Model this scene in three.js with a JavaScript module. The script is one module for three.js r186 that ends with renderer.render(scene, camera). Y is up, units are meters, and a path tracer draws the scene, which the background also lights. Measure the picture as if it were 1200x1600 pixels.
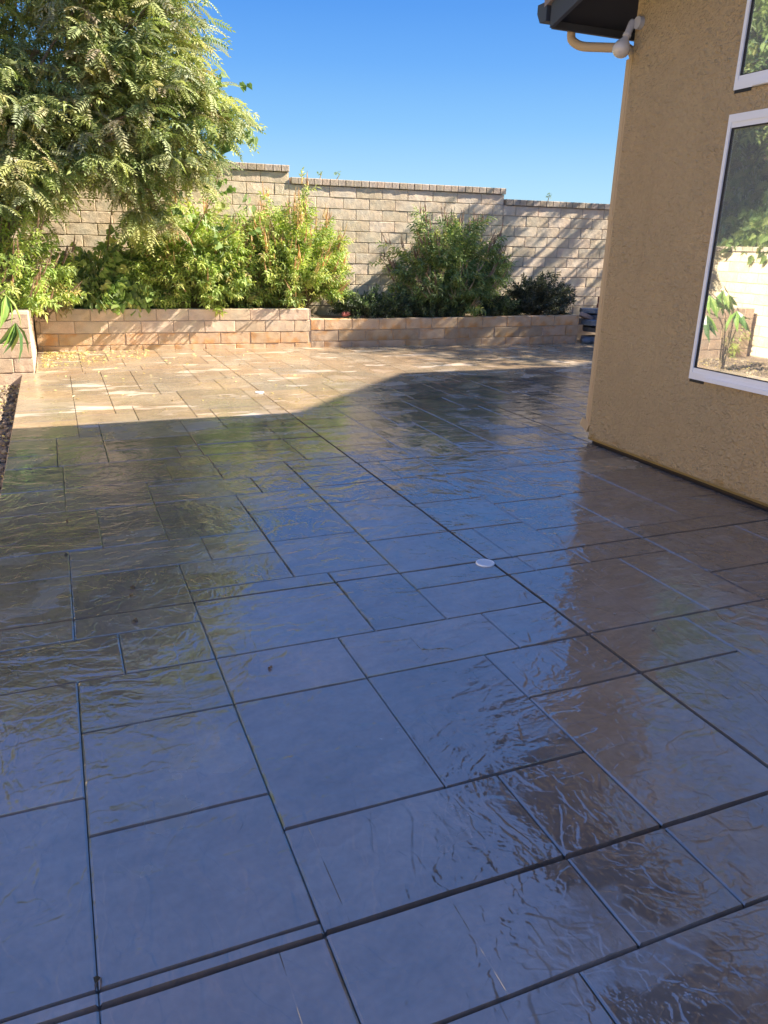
import * as THREE from 'three';
import { mergeGeometries } from 'three/addons/utils/BufferGeometryUtils.js';

// ---------------------------------------------------------------- camera, sky, sun, exposure
const scene = new THREE.Scene();
const camera = new THREE.PerspectiveCamera(67.17, 768 / 1024, 0.05, 600);
camera.position.set(0, 1.4, 0);
camera.rotation.set(-0.335, -0.3985, 0.0272, 'YXZ');
scene.add(camera);

const EXPOSURE = 3.7;
const SUN = new THREE.Vector3(1.27, 1, 0.36).normalize();
const sun = new THREE.DirectionalLight(new THREE.Color().setRGB(1.0, 0.88, 0.715), 4.8);
sun.position.copy(SUN).multiplyScalar(60).add(new THREE.Vector3(3, 0, -7));
sun.target.position.set(3, 0, -7);
sun.castShadow = true;
sun.shadow.mapSize.set(4096, 4096);
Object.assign(sun.shadow.camera, { left: -16, right: 16, top: 16, bottom: -16, near: 1, far: 120 });
sun.shadow.radius = 1;
scene.add(sun, sun.target);

{ // clear autumn sky: pale at the horizon, deep blue overhead, a broad brightening round the sun
  const W = 1024, H = 512, d = new Float32Array(W * H * 4);
  // [elevation in degrees, r, g, b] as seen in the picture
  const stops = [[-90, .50, .52, .52], [-2, .56, .72, .80], [0, .56, .84, 1.0], [3.4, .47, .79, 1.0], [7.3, .275, .60, 1.0], [11, .165, .45, .97], [14.4, .105, .35, .90], [24, .165, .375, .99], [45, .19, .385, .99], [90, .165, .335, .92]];
  const v = new THREE.Vector3();
  for (let j = 0; j < H; j++) for (let i = 0; i < W; i++) {
    const lat = ((j + .5) / H - .5) * Math.PI, lon = ((i + .5) / W - .5) * 2 * Math.PI;
    v.set(Math.cos(lat) * Math.cos(lon), Math.sin(lat), Math.cos(lat) * Math.sin(lon));
    const e = lat * 180 / Math.PI;
    let k = 0; while (k < stops.length - 2 && e > stops[k + 1][0]) k++;
    const a = stops[k], b = stops[k + 1], t = Math.min(1, Math.max(0, (e - a[0]) / (b[0] - a[0])));
    const g = Math.acos(Math.min(1, Math.max(-1, v.dot(SUN))));
    const glow = .22 * Math.exp(-g / .30) + .8 * Math.exp(-g / .10), o = (j * W + i) * 4;
    d[o] = (a[1] + (b[1] - a[1]) * t + glow * 1.0) / EXPOSURE;
    d[o + 1] = (a[2] + (b[2] - a[2]) * t + glow * .95) / EXPOSURE;
    d[o + 2] = (a[3] + (b[3] - a[3]) * t + glow * .8) / EXPOSURE;
    d[o + 3] = 1;
  }
  const tx = new THREE.DataTexture(d, W, H, THREE.RGBAFormat, THREE.FloatType);
  tx.mapping = THREE.EquirectangularReflectionMapping; tx.magFilter = tx.minFilter = THREE.LinearFilter; tx.needsUpdate = true;
  scene.background = tx; scene.environment = tx;
}
const renderer = new THREE.WebGLRenderer({ antialias: true });
renderer.toneMapping = THREE.LinearToneMapping;
renderer.toneMappingExposure = EXPOSURE;
renderer.shadowMap.enabled = true;
renderer.setSize(768, 1024);

// ---------------------------------------------------------------- helpers
function rng(seed) { let a = seed >>> 0; return () => { a = (a + 0x6D2B79F5) | 0; let t = Math.imul(a ^ (a >>> 15), 1 | a); t = (t + Math.imul(t ^ (t >>> 7), 61 | t)) ^ t; return ((t ^ (t >>> 14)) >>> 0) / 4294967296; }; }
const lerp = (a, b, t) => a + (b - a) * t;
const clamp = (x, a = 0, b = 1) => x < a ? a : x > b ? b : x;
const sstep = (a, b, x) => { const t = clamp((x - a) / (b - a)); return t * t * (3 - 2 * t); };
const perm = new Uint8Array(512), gx = new Float32Array(256), gy = new Float32Array(256);
{ const r = rng(77); const p = [...Array(256).keys()]; for (let i = 255; i > 0; i--) { const j = Math.floor(r() * (i + 1)); [p[i], p[j]] = [p[j], p[i]]; } for (let i = 0; i < 512; i++) perm[i] = p[i & 255]; for (let i = 0; i < 256; i++) { const a = i / 256 * 2 * Math.PI; gx[i] = Math.cos(a); gy[i] = Math.sin(a); } }
function noise(x, y, px = 256, py = 256) { // gradient noise with period px, py; about -0.7 .. 0.7
  const xf = Math.floor(x), yf = Math.floor(y), fx = x - xf, fy = y - yf;
  const x0 = ((xf % px) + px) % px, y0 = ((yf % py) + py) % py, x1 = (x0 + 1) % px, y1 = (y0 + 1) % py;
  const a = perm[perm[x0 & 255] + (y0 & 255)], b = perm[perm[x1 & 255] + (y0 & 255)], c = perm[perm[x0 & 255] + (y1 & 255)], e = perm[perm[x1 & 255] + (y1 & 255)];
  const u = fx * fx * fx * (fx * (fx * 6 - 15) + 10), v = fy * fy * fy * (fy * (fy * 6 - 15) + 10);
  const n0 = gx[a] * fx + gy[a] * fy, n1 = gx[b] * (fx - 1) + gy[b] * fy, n2 = gx[c] * fx + gy[c] * (fy - 1), n3 = gx[e] * (fx - 1) + gy[e] * (fy - 1);
  return lerp(lerp(n0, n1, u), lerp(n2, n3, u), v);
}
function fbm(x, y, oct, per = 256) { let s = 0, a = 1, f = 1, t = 0; for (let o = 0; o < oct; o++) { s += a * noise(x * f + o * 17.3, y * f + o * 9.1, per * f, per * f); t += a; a *= .5; f *= 2; } return s / t; }
function byteTex(w, h, fn, srgb = true) { // fn(u, v) -> [r, g, b] in 0..1 linear for colours
  const d = new Uint8Array(w * h * 4), enc = (c) => Math.round(255 * clamp(srgb ? (c <= .0031308 ? 12.92 * c : 1.055 * Math.pow(c, 1 / 2.4) - .055) : c));
  for (let j = 0; j < h; j++) for (let i = 0; i < w; i++) { const c = fn((i + .5) / w, (j + .5) / h), o = (j * w + i) * 4; d[o] = enc(c[0]); d[o + 1] = enc(c[1]); d[o + 2] = enc(c[2]); d[o + 3] = 255; }
  const t = new THREE.DataTexture(d, w, h, THREE.RGBAFormat); t.wrapS = t.wrapT = THREE.RepeatWrapping; t.magFilter = THREE.LinearFilter; t.minFilter = THREE.LinearMipmapLinearFilter; t.generateMipmaps = true;
  if (srgb) t.colorSpace = THREE.SRGBColorSpace; t.needsUpdate = true; return t;
}
function heightTex(w, h, fn) { // float heights in metres -> [texture, range]
  const v = new Float32Array(w * h); let lo = 1e9, hi = -1e9;
  for (let j = 0; j < h; j++) for (let i = 0; i < w; i++) { const x = fn((i + .5) / w, (j + .5) / h); v[j * w + i] = x; if (x < lo) lo = x; if (x > hi) hi = x; }
  const d = new Float32Array(w * h * 4); for (let i = 0; i < w * h; i++) { const c = (v[i] - lo) / (hi - lo); d[i * 4] = d[i * 4 + 1] = d[i * 4 + 2] = c; d[i * 4 + 3] = 1; }
  const t = new THREE.DataTexture(d, w, h, THREE.RGBAFormat, THREE.FloatType); t.wrapS = t.wrapT = THREE.RepeatWrapping; t.magFilter = t.minFilter = THREE.LinearFilter; t.needsUpdate = true;
  return [t, hi - lo];
}
const rep = (t, k) => { const c = t.clone(); c.repeat.set(k, k); c.needsUpdate = true; return c; };
const chan = (t, n) => { t.channel = n; return t; };
const col = (r, g, b) => new THREE.Color().setRGB(r, g, b);
const taken = {};
function numbered(n) { const k = taken[n] || 0; taken[n] = k + 1; return k ? n + '_' + String(k).padStart(3, '0') : n; }
function shadows(o) { o.castShadow = o.receiveShadow = true; return o; }
function part(parent, name, geo, mat) { const m = shadows(new THREE.Mesh(geo, mat)); m.name = name; parent.add(m); return m; }
function thing(name, label, category, group) { const g = new THREE.Group(); g.name = numbered(name); g.userData = { label, category }; if (group) g.userData.group = group; scene.add(g); return g; }
function single(name, geo, mat, label, category, group) { const m = shadows(new THREE.Mesh(geo, mat)); m.name = numbered(name); m.userData = { label, category }; if (group) m.userData.group = group; scene.add(m); return m; }
function struct(name, geo, mat, label) { const m = shadows(new THREE.Mesh(geo, mat)); m.name = numbered(name); m.userData = { kind: 'structure', label }; scene.add(m); return m; }
function box(x0, x1, y0, y1, z0, z1) { const g = new THREE.BoxGeometry(x1 - x0, y1 - y0, z1 - z0); g.translate((x0 + x1) / 2, (y0 + y1) / 2, (z0 + z1) / 2); return g; }
function worldUV(g, k = 1) { // planar uv in metres by dominant normal
  const p = g.attributes.position, n = g.attributes.normal, uv = new Float32Array(p.count * 2);
  for (let i = 0; i < p.count; i++) { const ax = Math.abs(n.getX(i)), ay = Math.abs(n.getY(i)), az = Math.abs(n.getZ(i)); const a = ax > ay && ax > az ? [p.getZ(i), p.getY(i)] : ay > az ? [p.getX(i), p.getZ(i)] : [p.getX(i), p.getY(i)]; uv[i * 2] = a[0] * k; uv[i * 2 + 1] = a[1] * k; }
  g.setAttribute('uv', new THREE.BufferAttribute(uv, 2)); return g;
}
function tube(pts, r0, r1, seg = 12, rad = 6) {
  const c = new THREE.CatmullRomCurve3(pts), g = new THREE.TubeGeometry(c, seg, 1, rad, false), p = g.attributes.position, q = new THREE.Vector3();
  for (let i = 0; i <= seg; i++) { c.getPointAt(i / seg, q); const r = lerp(r0, r1, i / seg); for (let j = 0; j <= rad; j++) { const k = i * (rad + 1) + j; p.setXYZ(k, q.x + (p.getX(k) - q.x) * r, q.y + (p.getY(k) - q.y) * r, q.z + (p.getZ(k) - q.z) * r); } }
  return g;
}
// frame of the rear planter and wall: u runs along the wall, n points to the camera
const O = new THREE.Vector3(-.267, 0, -10.78), U = new THREE.Vector3(.99753, 0, .0703), N = new THREE.Vector3(-.0703, 0, .99753);
const UN = (u, y, n) => new THREE.Vector3(O.x + U.x * u + N.x * n, y, O.z + U.z * u + N.z * n);
const WALL_ANG = -Math.atan2(.0703, .99753);

// ---------------------------------------------------------------- ground
const soilTex = byteTex(1024, 1024, (u, v) => { const a = fbm(u * 8, v * 8, 6, 8), b = noise(u * 128, v * 128, 128, 128), k = 1 + a * .9 + b * .5; return [.20 * k, .15 * k, .105 * k]; });
const [soilBump, soilH] = heightTex(512, 512, (u, v) => .02 * fbm(u * 16, v * 16, 5, 16));
const soilMat = new THREE.MeshStandardMaterial({ map: soilTex, bumpMap: soilBump, bumpScale: soilH, roughness: .95 });
{ const g = new THREE.PlaneGeometry(400, 400, 1, 1); g.rotateX(-Math.PI / 2); g.translate(0, -.12, 0); worldUV(g, 1 / 2); struct('ground', g, soilMat, 'bare soil ground around the patio'); }

// ---------------------------------------------------------------- patio of stamped concrete
const S = 1.4 / 1.5; // the layout below was measured at 1.5 m eye height
const A = [ // x0, x1, near, far
  [-.43, .915, .45, 1.0], [.915, 1.9, .45, 1.0], [1.9, 2.9, .45, 1.0], [2.9, 3.94, .45, 1.0],
  [-.43, -.065, 1.0, 1.285], [-.065, .425, 1.0, 1.285], [.425, 1.085, 1.0, 1.29], [1.085, 1.405, 1.0, 1.29], [1.405, 1.895, 1.0, 1.29], [1.895, 2.385, 1.0, 1.29], [2.385, 3.94, 1.0, 1.29],
  [-.43, -.065, 1.285, 1.325], [-.065, .425, 1.285, 1.325],
  [-.43, -.065, 1.325, 1.965], [-.065, .425, 1.325, 1.80], [.425, 1.085, 1.29, 1.645], [1.085, 1.405, 1.29, 1.645], [1.405, 1.895, 1.29, 1.97], [1.895, 2.385, 1.29, 1.97], [2.385, 3.2, 1.29, 2.295], [3.2, 3.94, 1.29, 2.295],
  [-.43, -.065, 1.965, 2.61], [-.065, .425, 1.80, 2.285], [.425, .915, 1.645, 2.285], [.915, 1.405, 1.645, 2.29], [1.405, 1.895, 1.97, 2.29], [1.895, 2.385, 1.97, 2.295],
  [-.065, .425, 2.285, 2.61], [.425, .915, 2.285, 2.61], [.915, 1.568, 2.29, 2.61], [1.568, 1.895, 2.29, 2.61], [1.895, 2.548, 2.295, 2.93], [2.548, 2.875, 2.295, 2.93],
  [2.875, 3.4, 2.295, 2.625], [3.4, 3.94, 2.295, 2.625], [2.875, 3.53, 2.625, 3.125], [3.53, 3.94, 2.625, 3.125],
  [-.43, .098, 2.61, 2.935], [.098, .425, 2.61, 2.935], [-.43, -.065, 2.935, 3.12], [-.065, .425, 2.935, 3.12],
  [.425, 1.078, 2.61, 3.12], [1.078, 1.405, 2.61, 3.12], [1.405, 1.895, 2.61, 2.925],
  [1.405, 1.895, 2.925, 3.12], [1.895, 2.058, 2.93, 3.12], [2.058, 2.375, 2.93, 3.12], [2.375, 2.875, 2.93, 3.125],
  [-.43, -.065, 3.12, 3.59], [-.065, .425, 3.12, 3.57], [.425, 1.078, 3.12, 3.24], [1.078, 1.405, 3.12, 3.24], [.425, .915, 3.24, 3.57], [.915, 1.405, 3.24, 3.715],
  [-.43, -.065, 3.59, 3.92], [-.065, .588, 3.57, 3.905], [.588, .915, 3.57, 3.895], [.915, 1.405, 3.715, 4.21],
  [1.405, 1.895, 3.12, 3.56], [1.895, 2.04, 3.12, 3.56], [2.04, 2.375, 3.12, 3.56], [1.405, 1.895, 3.56, 4.22], [1.895, 2.375, 3.56, 4.05], [1.895, 2.375, 4.05, 4.57],
  [2.375, 2.875, 3.125, 3.42], [2.375, 2.875, 3.42, 3.90], [2.375, 2.875, 3.90, 4.575],
  [2.875, 3.94, 3.125, 3.285], [2.875, 3.375, 3.285, 3.93], [3.375, 3.94, 3.285, 3.625], [3.375, 3.94, 3.625, 4.28], [2.875, 3.375, 3.93, 4.6], [3.375, 3.94, 4.28, 4.6],
  [2.875, 3.53, 4.6, 4.92], [3.53, 3.94, 4.6, 4.92], [2.875, 3.94, 4.92, 5.03], [1.895, 2.058, 4.57, 5.03], [2.058, 2.385, 4.57, 5.03], [2.385, 2.875, 4.575, 5.03],
  [-.43, .098, 3.92, 4.55], [.098, .425, 3.905, 4.55], [.425, .915, 3.895, 4.55], [.915, 1.405, 4.21, 4.55], [1.405, 1.895, 4.22, 4.57],
  [-.43, -.065, 4.55, 5.0], [-.065, .425, 4.55, 5.0], [.425, 1.085, 4.55, 4.90], [1.085, 1.405, 4.55, 4.90], [.425, .915, 4.90, 5.0], [.915, 1.405, 4.90, 5.22], [1.405, 1.895, 4.57, 5.03],
  [-.43, -.065, 5.0, 5.55], [-.065, .595, 5.0, 5.55], [.595, .915, 5.0, 5.55], [.915, 1.578, 5.22, 5.55], [.8986, 1.578, 5.55, 5.87], [1.405, 1.895, 5.03, 5.22], [1.578, 1.895, 5.22, 5.87],
];
{ // beyond 5 m: the same ashlar pattern, packed on its 6 inch module between the control joints
  const r = rng(5), M = .1633;
  const zone = (x0, x1, d0, d1, skip) => {
    const nx = Math.round((x1 - x0) / M), nz = Math.round((d1 - d0) / M), mx = (x1 - x0) / nx, mz = (d1 - d0) / nz, used = new Uint8Array(nx * nz);
    for (let j = 0; j < nz; j++) for (let i = 0; i < nx; i++) if (skip && skip(x0 + (i + .5) * mx, d0 + (j + .5) * mz)) used[j * nx + i] = 1;
    const sizes = [[3, 3], [3, 2], [4, 2], [4, 3], [3, 4], [2, 2], [2, 3], [4, 4], [2, 1], [3, 1], [1, 1]];
    for (let j = 0; j < nz; j++) for (let i = 0; i < nx; i++) {
      if (used[j * nx + i]) continue;
      const fits = ([w, h]) => { if (i + w > nx || j + h > nz) return false; for (let b = 0; b < h; b++) for (let a = 0; a < w; a++) if (used[(j + b) * nx + i + a]) return false; return true; };
      let s = null; for (let t = 0; t < 12 && !s; t++) { const c = sizes[Math.floor(r() * 8)]; if (fits(c)) s = c; }
      if (!s) s = sizes.slice(4).find(fits);
      for (let b = 0; b < s[1]; b++) for (let a = 0; a < s[0]; a++) used[(j + b) * nx + i + a] = 1;
      A.push([x0 + i * mx, x0 + (i + s[0]) * mx, d0 + j * mz, d0 + (j + s[1]) * mz]);
    }
  };
  zone(-.43, 1.895, 5.55, 9.66, (x, d) => x > .915 && d < 5.87);
  zone(-.29, 1.895, 9.66, 11.6);
  zone(1.895, 3.94, 5.03, 11.4);
  zone(3.94, 8.9, 5.03, 11.2);
}
const controlX = [1.895, 3.94], controlD = [1.29, 1.285, 3.12, 3.125, 5.03];
const near = (a, list) => list.some((c) => Math.abs(a - c) < .004);
// surface relief of the slate-textured stamp
const TILE = 2.4;
const [tileBump, tileH] = heightTex(2048, 2048, (u, v) => {
  const wx = fbm(u * 5, v * 5, 3, 5), wy = fbm(u * 5 + 3.7, v * 5 + 1.9, 3, 5), a = u + wx * .06, b = v + wy * .06;
  let h = fbm(u * 6, v * 6, 3, 6) * .0052;
  // chiselled cleft: sloping facets that break along ragged crests, drawn out along the grain
  const rid = (x, y, o) => { let t = 0, g = 1, f = 1, w = 0; for (let k = 0; k < o; k++) { const q = noise(x * f + k * 5.3, y * f + k * 2.7), n = 1 - Math.sqrt(q * q + .006) * 1.8; t += g * n * n; w += g; g *= .5; f *= 2.1; } return t / w; };
  const m1 = sstep(-.25, .25, fbm(u * 7 + 9, v * 7 + 4, 2, 7)), m2 = sstep(-.2, .2, fbm(u * 9 + 2, v * 9 + 7, 2, 9));
  h += .0038 * rid(a * 5 + b * 3, b * 13 - a * 4, 3) * (.35 + .65 * m1) + .0005 * rid(a * 17 - b * 6 + 3, b * 38 + a * 9, 2) * m2 + .0004 * rid(a * 44 + b * 20, b * 80 - a * 16, 2) * (.3 + .7 * m1);
  [[3, 9, 2, .08, .0010], [8, 3, -3, .13, .0009], [6, 15, 4, .08, .0008], [14, 9, 5, .06, .0006], [11, 26, -6, .05, .0005], [27, 17, 7, .07, .00035]].forEach(([fx, fy, k, t, amp], q) => { h += amp * sstep(t, t + .05, fbm(a * fx + b * k + q * 7.1, b * fy - a * k + q * 3.3, 4, 64)); });
  h += .0016 * fbm(a * 22 + 1.3, b * 34 + 6.1, 4) * (.45 + .55 * m2);
  return h + noise(u * 190, v * 190, 190, 190) * .00018 + noise(u * 420, v * 420, 420, 420) * .0001;
});
// where the film of water lies and where the slab is drying in patches; sun and shade tone also goes into this colour
const dry = (x, d) => { // 0 wet .. 1 dry
  const n = fbm(x * 1.1 + 40, d * 2.9 + 11, 5) + .35 * fbm(x * 3 + 7, d * 9 + 3, 3);
  return n;
};
const nearB = [-.6, 4.2, .2, 6.2], farB = [-.6, 9.2, 4.6, 12];
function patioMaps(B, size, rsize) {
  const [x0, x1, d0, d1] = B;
  const state = (x, d) => { // share toned as drying and sunlit, and share dried pale
    const pastShadow = d - lerp(6.7, 8.7, clamp((x - 1.86) / 1.97)); // metres past the house shadow edge; sunlit lightness painted in here along with drying
    const n = dry(x, d), dampLit = sstep(-.06, .06, n * .8 + clamp((pastShadow + .55) * .45, -.45, .45) + noise(x * 1.3 + 3, d * 2.1) * .3);
    return [dampLit, dampLit * sstep(.15, .27, n) * sstep(-.1, .1, pastShadow * .4 + noise(x * 2.1, d * 3.7) * .3)];
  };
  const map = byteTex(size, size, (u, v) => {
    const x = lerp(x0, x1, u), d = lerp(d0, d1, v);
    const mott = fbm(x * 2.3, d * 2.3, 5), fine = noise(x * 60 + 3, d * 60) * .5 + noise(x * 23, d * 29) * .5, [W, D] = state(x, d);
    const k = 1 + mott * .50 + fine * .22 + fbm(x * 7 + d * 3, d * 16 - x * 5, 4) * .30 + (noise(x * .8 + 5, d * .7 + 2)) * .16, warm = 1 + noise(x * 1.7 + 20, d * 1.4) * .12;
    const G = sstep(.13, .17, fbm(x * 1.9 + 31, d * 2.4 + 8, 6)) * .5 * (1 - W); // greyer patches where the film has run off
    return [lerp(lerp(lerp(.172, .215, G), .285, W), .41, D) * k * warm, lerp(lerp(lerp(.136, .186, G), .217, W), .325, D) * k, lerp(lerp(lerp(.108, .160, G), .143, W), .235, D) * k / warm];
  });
  const rough = byteTex(rsize, rsize, (u, v) => {
    const x = lerp(x0, x1, u), d = lerp(d0, d1, v), [W, D] = state(x, d), patch = sstep(.12, .22, fbm(x * 2.6 + 9, d * 3.4 + 5, 5)), fine = noise(x * 40, d * 40) * .02;
    const G = sstep(.13, .17, fbm(x * 1.9 + 31, d * 2.4 + 8, 6)); return [0, .052 + .09 * patch + .17 * G + W * .15 + D * .38 + fine, 0];
  }, false);
  return { map: chan(map, 1), roughnessMap: chan(rough, 1) };
}
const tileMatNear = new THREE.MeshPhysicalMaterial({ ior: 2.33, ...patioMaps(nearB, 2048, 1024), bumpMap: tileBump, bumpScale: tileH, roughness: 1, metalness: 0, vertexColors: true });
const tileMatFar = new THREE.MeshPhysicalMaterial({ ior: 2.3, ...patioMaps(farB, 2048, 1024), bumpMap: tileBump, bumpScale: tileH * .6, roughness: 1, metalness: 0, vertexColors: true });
const patio = new THREE.Group(); patio.name = 'patio'; patio.userData = { kind: 'structure', label: 'wet stamped concrete patio with ashlar slate pattern' }; scene.add(patio);
{
  const slabMat = new THREE.MeshStandardMaterial({ color: col(.19, .14, .105), roughness: .6 });
  const s = mergeGeometries([box(-.398, 3.676, -.15, -.017, -4.7, -.3), box(-.398, 8.4, -.15, -.017, -10.95, -4.7)]);
  part(patio, 'slab', s, slabMat);
  const r = rng(9), tiles = [];
  for (const [x0, x1, d0, d1] of A) {
    const isFar = (d0 + d1) / 2 > 5.3 || x0 > 3.9, B = isFar ? farB : nearB;
    const big = .0135, sm = isFar ? .0092 : .0075, lo = isFar ? .0060 : .0034;
    const e = { l: near(x0, controlX) ? big : x0 < -.42 ? 0 : lo, r: near(x1, controlX) ? big : lo, n: near(d0, controlD) ? big : sm, f: near(d1, controlD) ? big : sm };
    const X0 = x0 * S + e.l * .4, X1 = x1 * S - e.r * .4, Z0 = -d0 * S - e.n * .4, Z1 = -d1 * S + e.f * .4; // foot of the bevel
    const bw = [e.l, e.r, e.n, e.f].map((g) => g > .01 ? .0024 : g > .005 ? .0030 : .0048);
    const lift = (r() - .5) * .0016, tx = (r() - .5) * .006, tz = (r() - .5) * .006, cx = (X0 + X1) / 2, cz = (Z0 + Z1) / 2;
    const top = [], foot = [], seg = 4;
    const ix0 = X0 + bw[0], ix1 = X1 - bw[1], iz0 = Z0 - bw[2], iz1 = Z1 + bw[3];
    const ring = (ax, az, bx, bz) => [[ax, az], [bx, az], [bx, bz], [ax, bz]];
    const ti = ring(ix0, iz0, ix1, iz1), to = ring(X0, Z0, X1, Z1);
    for (let k = 0; k < 4; k++) for (let q = 0; q < seg; q++) {
      const t = q / seg, a = ti[k], b = ti[(k + 1) % 4], c = to[k], g = to[(k + 1) % 4], j = q ? (r() - .5) * .0032 : 0, horiz = k % 2 === 0;
      top.push([lerp(a[0], b[0], t) + (horiz ? 0 : j), lerp(a[1], b[1], t) + (horiz ? j : 0)]); foot.push([lerp(c[0], g[0], t), lerp(c[1], g[1], t)]);
    }
    const H = (x, z) => lift + (x - cx) * tx + (z - cz) * tz, n = top.length, pos = [], nor = [], idx = [];
    const nt = new THREE.Vector3(-tx, 1, -tz).normalize();
    pos.push(cx, H(cx, cz), cz); nor.push(nt.x, nt.y, nt.z);
    for (const [x, z] of top) { pos.push(x, H(x, z), z); nor.push(nt.x, nt.y, nt.z); }
    for (let i = 0; i < n; i++) idx.push(0, 1 + i, 1 + (i + 1) % n);
    for (let i = 0; i < n; i++) {
      const k = (i + 1) % n, a = top[i], b = top[k], c = foot[i], g = foot[k], o = pos.length / 3;
      const side = Math.floor(i / seg), deep = [e.n, e.r, e.f, e.l][side] > .01, cross = side % 2 === 0, ny = deep ? .25 : cross ? .35 : .92, nh = Math.sqrt(1 - ny * ny), fy = deep ? -.0175 : cross ? -.013 : -.0045, nn = [[0, ny, nh], [nh, ny, 0], [0, ny, -nh], [-nh, ny, 0]][side];
      pos.push(a[0], H(...a), a[1], b[0], H(...b), b[1], c[0], fy, c[1], g[0], fy, g[1]);
      for (let q = 0; q < 4; q++) nor.push(...nn);
      idx.push(o, o + 2, o + 1, o + 1, o + 2, o + 3);
    }
    const m = pos.length / 3, uv = new Float32Array(m * 2), uv1 = new Float32Array(m * 2), rot = Math.floor(r() * 4), ou = r(), ov = r(), c = new Float32Array(m * 3), tone = 1 + (r() - .5) * .26, wm = 1 + (r() - .5) * .10;
    for (let i = 0; i < m; i++) {
      const x = pos[i * 3], z = pos[i * 3 + 2], a = rot % 2 ? z - cz : x - cx, b = rot % 2 ? x - cx : z - cz, sg = rot > 1 ? -1 : 1;
      uv[i * 2] = ou + sg * a / TILE; uv[i * 2 + 1] = ov + b / TILE;
      uv1[i * 2] = (x / S - B[0]) / (B[1] - B[0]); uv1[i * 2 + 1] = (-z / S - B[2]) / (B[3] - B[2]);
      const k = tone; c[i * 3] = k * wm; c[i * 3 + 1] = k; c[i * 3 + 2] = k / wm;
    }
    const g = new THREE.BufferGeometry();
    g.setAttribute('position', new THREE.Float32BufferAttribute(pos, 3)); g.setAttribute('normal', new THREE.Float32BufferAttribute(nor, 3)); g.setAttribute('uv', new THREE.BufferAttribute(uv, 2)); g.setAttribute('uv1', new THREE.BufferAttribute(uv1, 2)); g.setAttribute('color', new THREE.BufferAttribute(c, 3)); g.setIndex(idx);
    const dist2 = cx * cx + cz * cz, hid = cx / -cz > .80 || (cx < 0 && cx / -cz < -.2);
    tiles.push({ g, isFar, w: (X1 - X0) * (Z0 - Z1) / Math.pow(dist2, 1.5) * (hid ? .05 : 1) });
  }
  tiles.sort((a, b) => b.w - a.w);
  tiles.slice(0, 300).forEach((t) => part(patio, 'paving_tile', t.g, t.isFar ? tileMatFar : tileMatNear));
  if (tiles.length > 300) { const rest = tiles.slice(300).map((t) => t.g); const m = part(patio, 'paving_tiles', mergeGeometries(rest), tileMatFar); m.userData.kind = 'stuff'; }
  console.log('tiles', tiles.length);
}

// ---------------------------------------------------------------- concrete blocks
const [blockBump, blockH] = heightTex(1024, 1024, (u, v) => .0045 * fbm(u * 14, v * 14, 4, 14) + .0022 * noise(u * 70, v * 70, 70, 70) + .0011 * noise(u * 160, v * 160, 160, 160));
const blockTex = byteTex(1024, 1024, (u, v) => { const a = fbm(u * 6, v * 6, 5, 6), g = noise(u * 120, v * 120, 120, 120), k = 1 + a * .38 + g * .30, w = 1 + fbm(u * 4 + 2, v * 4, 3, 4) * .16; return [.80 * k * w, .80 * k, .80 * k / w]; });
const stainTex = byteTex(1024, 1024, (u, v) => { // rusty hard-water staining in blotches over the block
  const a = fbm(u * 6, v * 6, 5, 6), g = noise(u * 120, v * 120, 120, 120), k = 1 + a * .35 + g * .32, s = sstep(-.12, .25, fbm(u * 5 + 3, v * 5 + 8, 5, 5));
  return [lerp(.80, .84, s) * k, lerp(.70, .57, s) * k, lerp(.58, .32, s) * k];
});
const blockMats = (r, g, b, tex = blockTex) => [1, .90, 1.07, .96].map((k, i) => new THREE.MeshStandardMaterial({ color: col(r * k, g * k * (i === 2 ? .98 : 1), b * k * (i === 1 ? .96 : 1)), map: tex, bumpMap: blockBump, bumpScale: blockH * .6, roughness: .92 }));
const wallMats = blockMats(.86, .725, .535), capMats = blockMats(.60, .50, .39), planterMats = blockMats(.76, .59, .42), stainMats = blockMats(.74, .60, .46, stainTex), shadedCornerMats = blockMats(.62, .47, .34), darkPlanterMats = blockMats(.56, .48, .40, stainTex);  // corner planter blocks are darker: shade from the plants put into their colour
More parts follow.
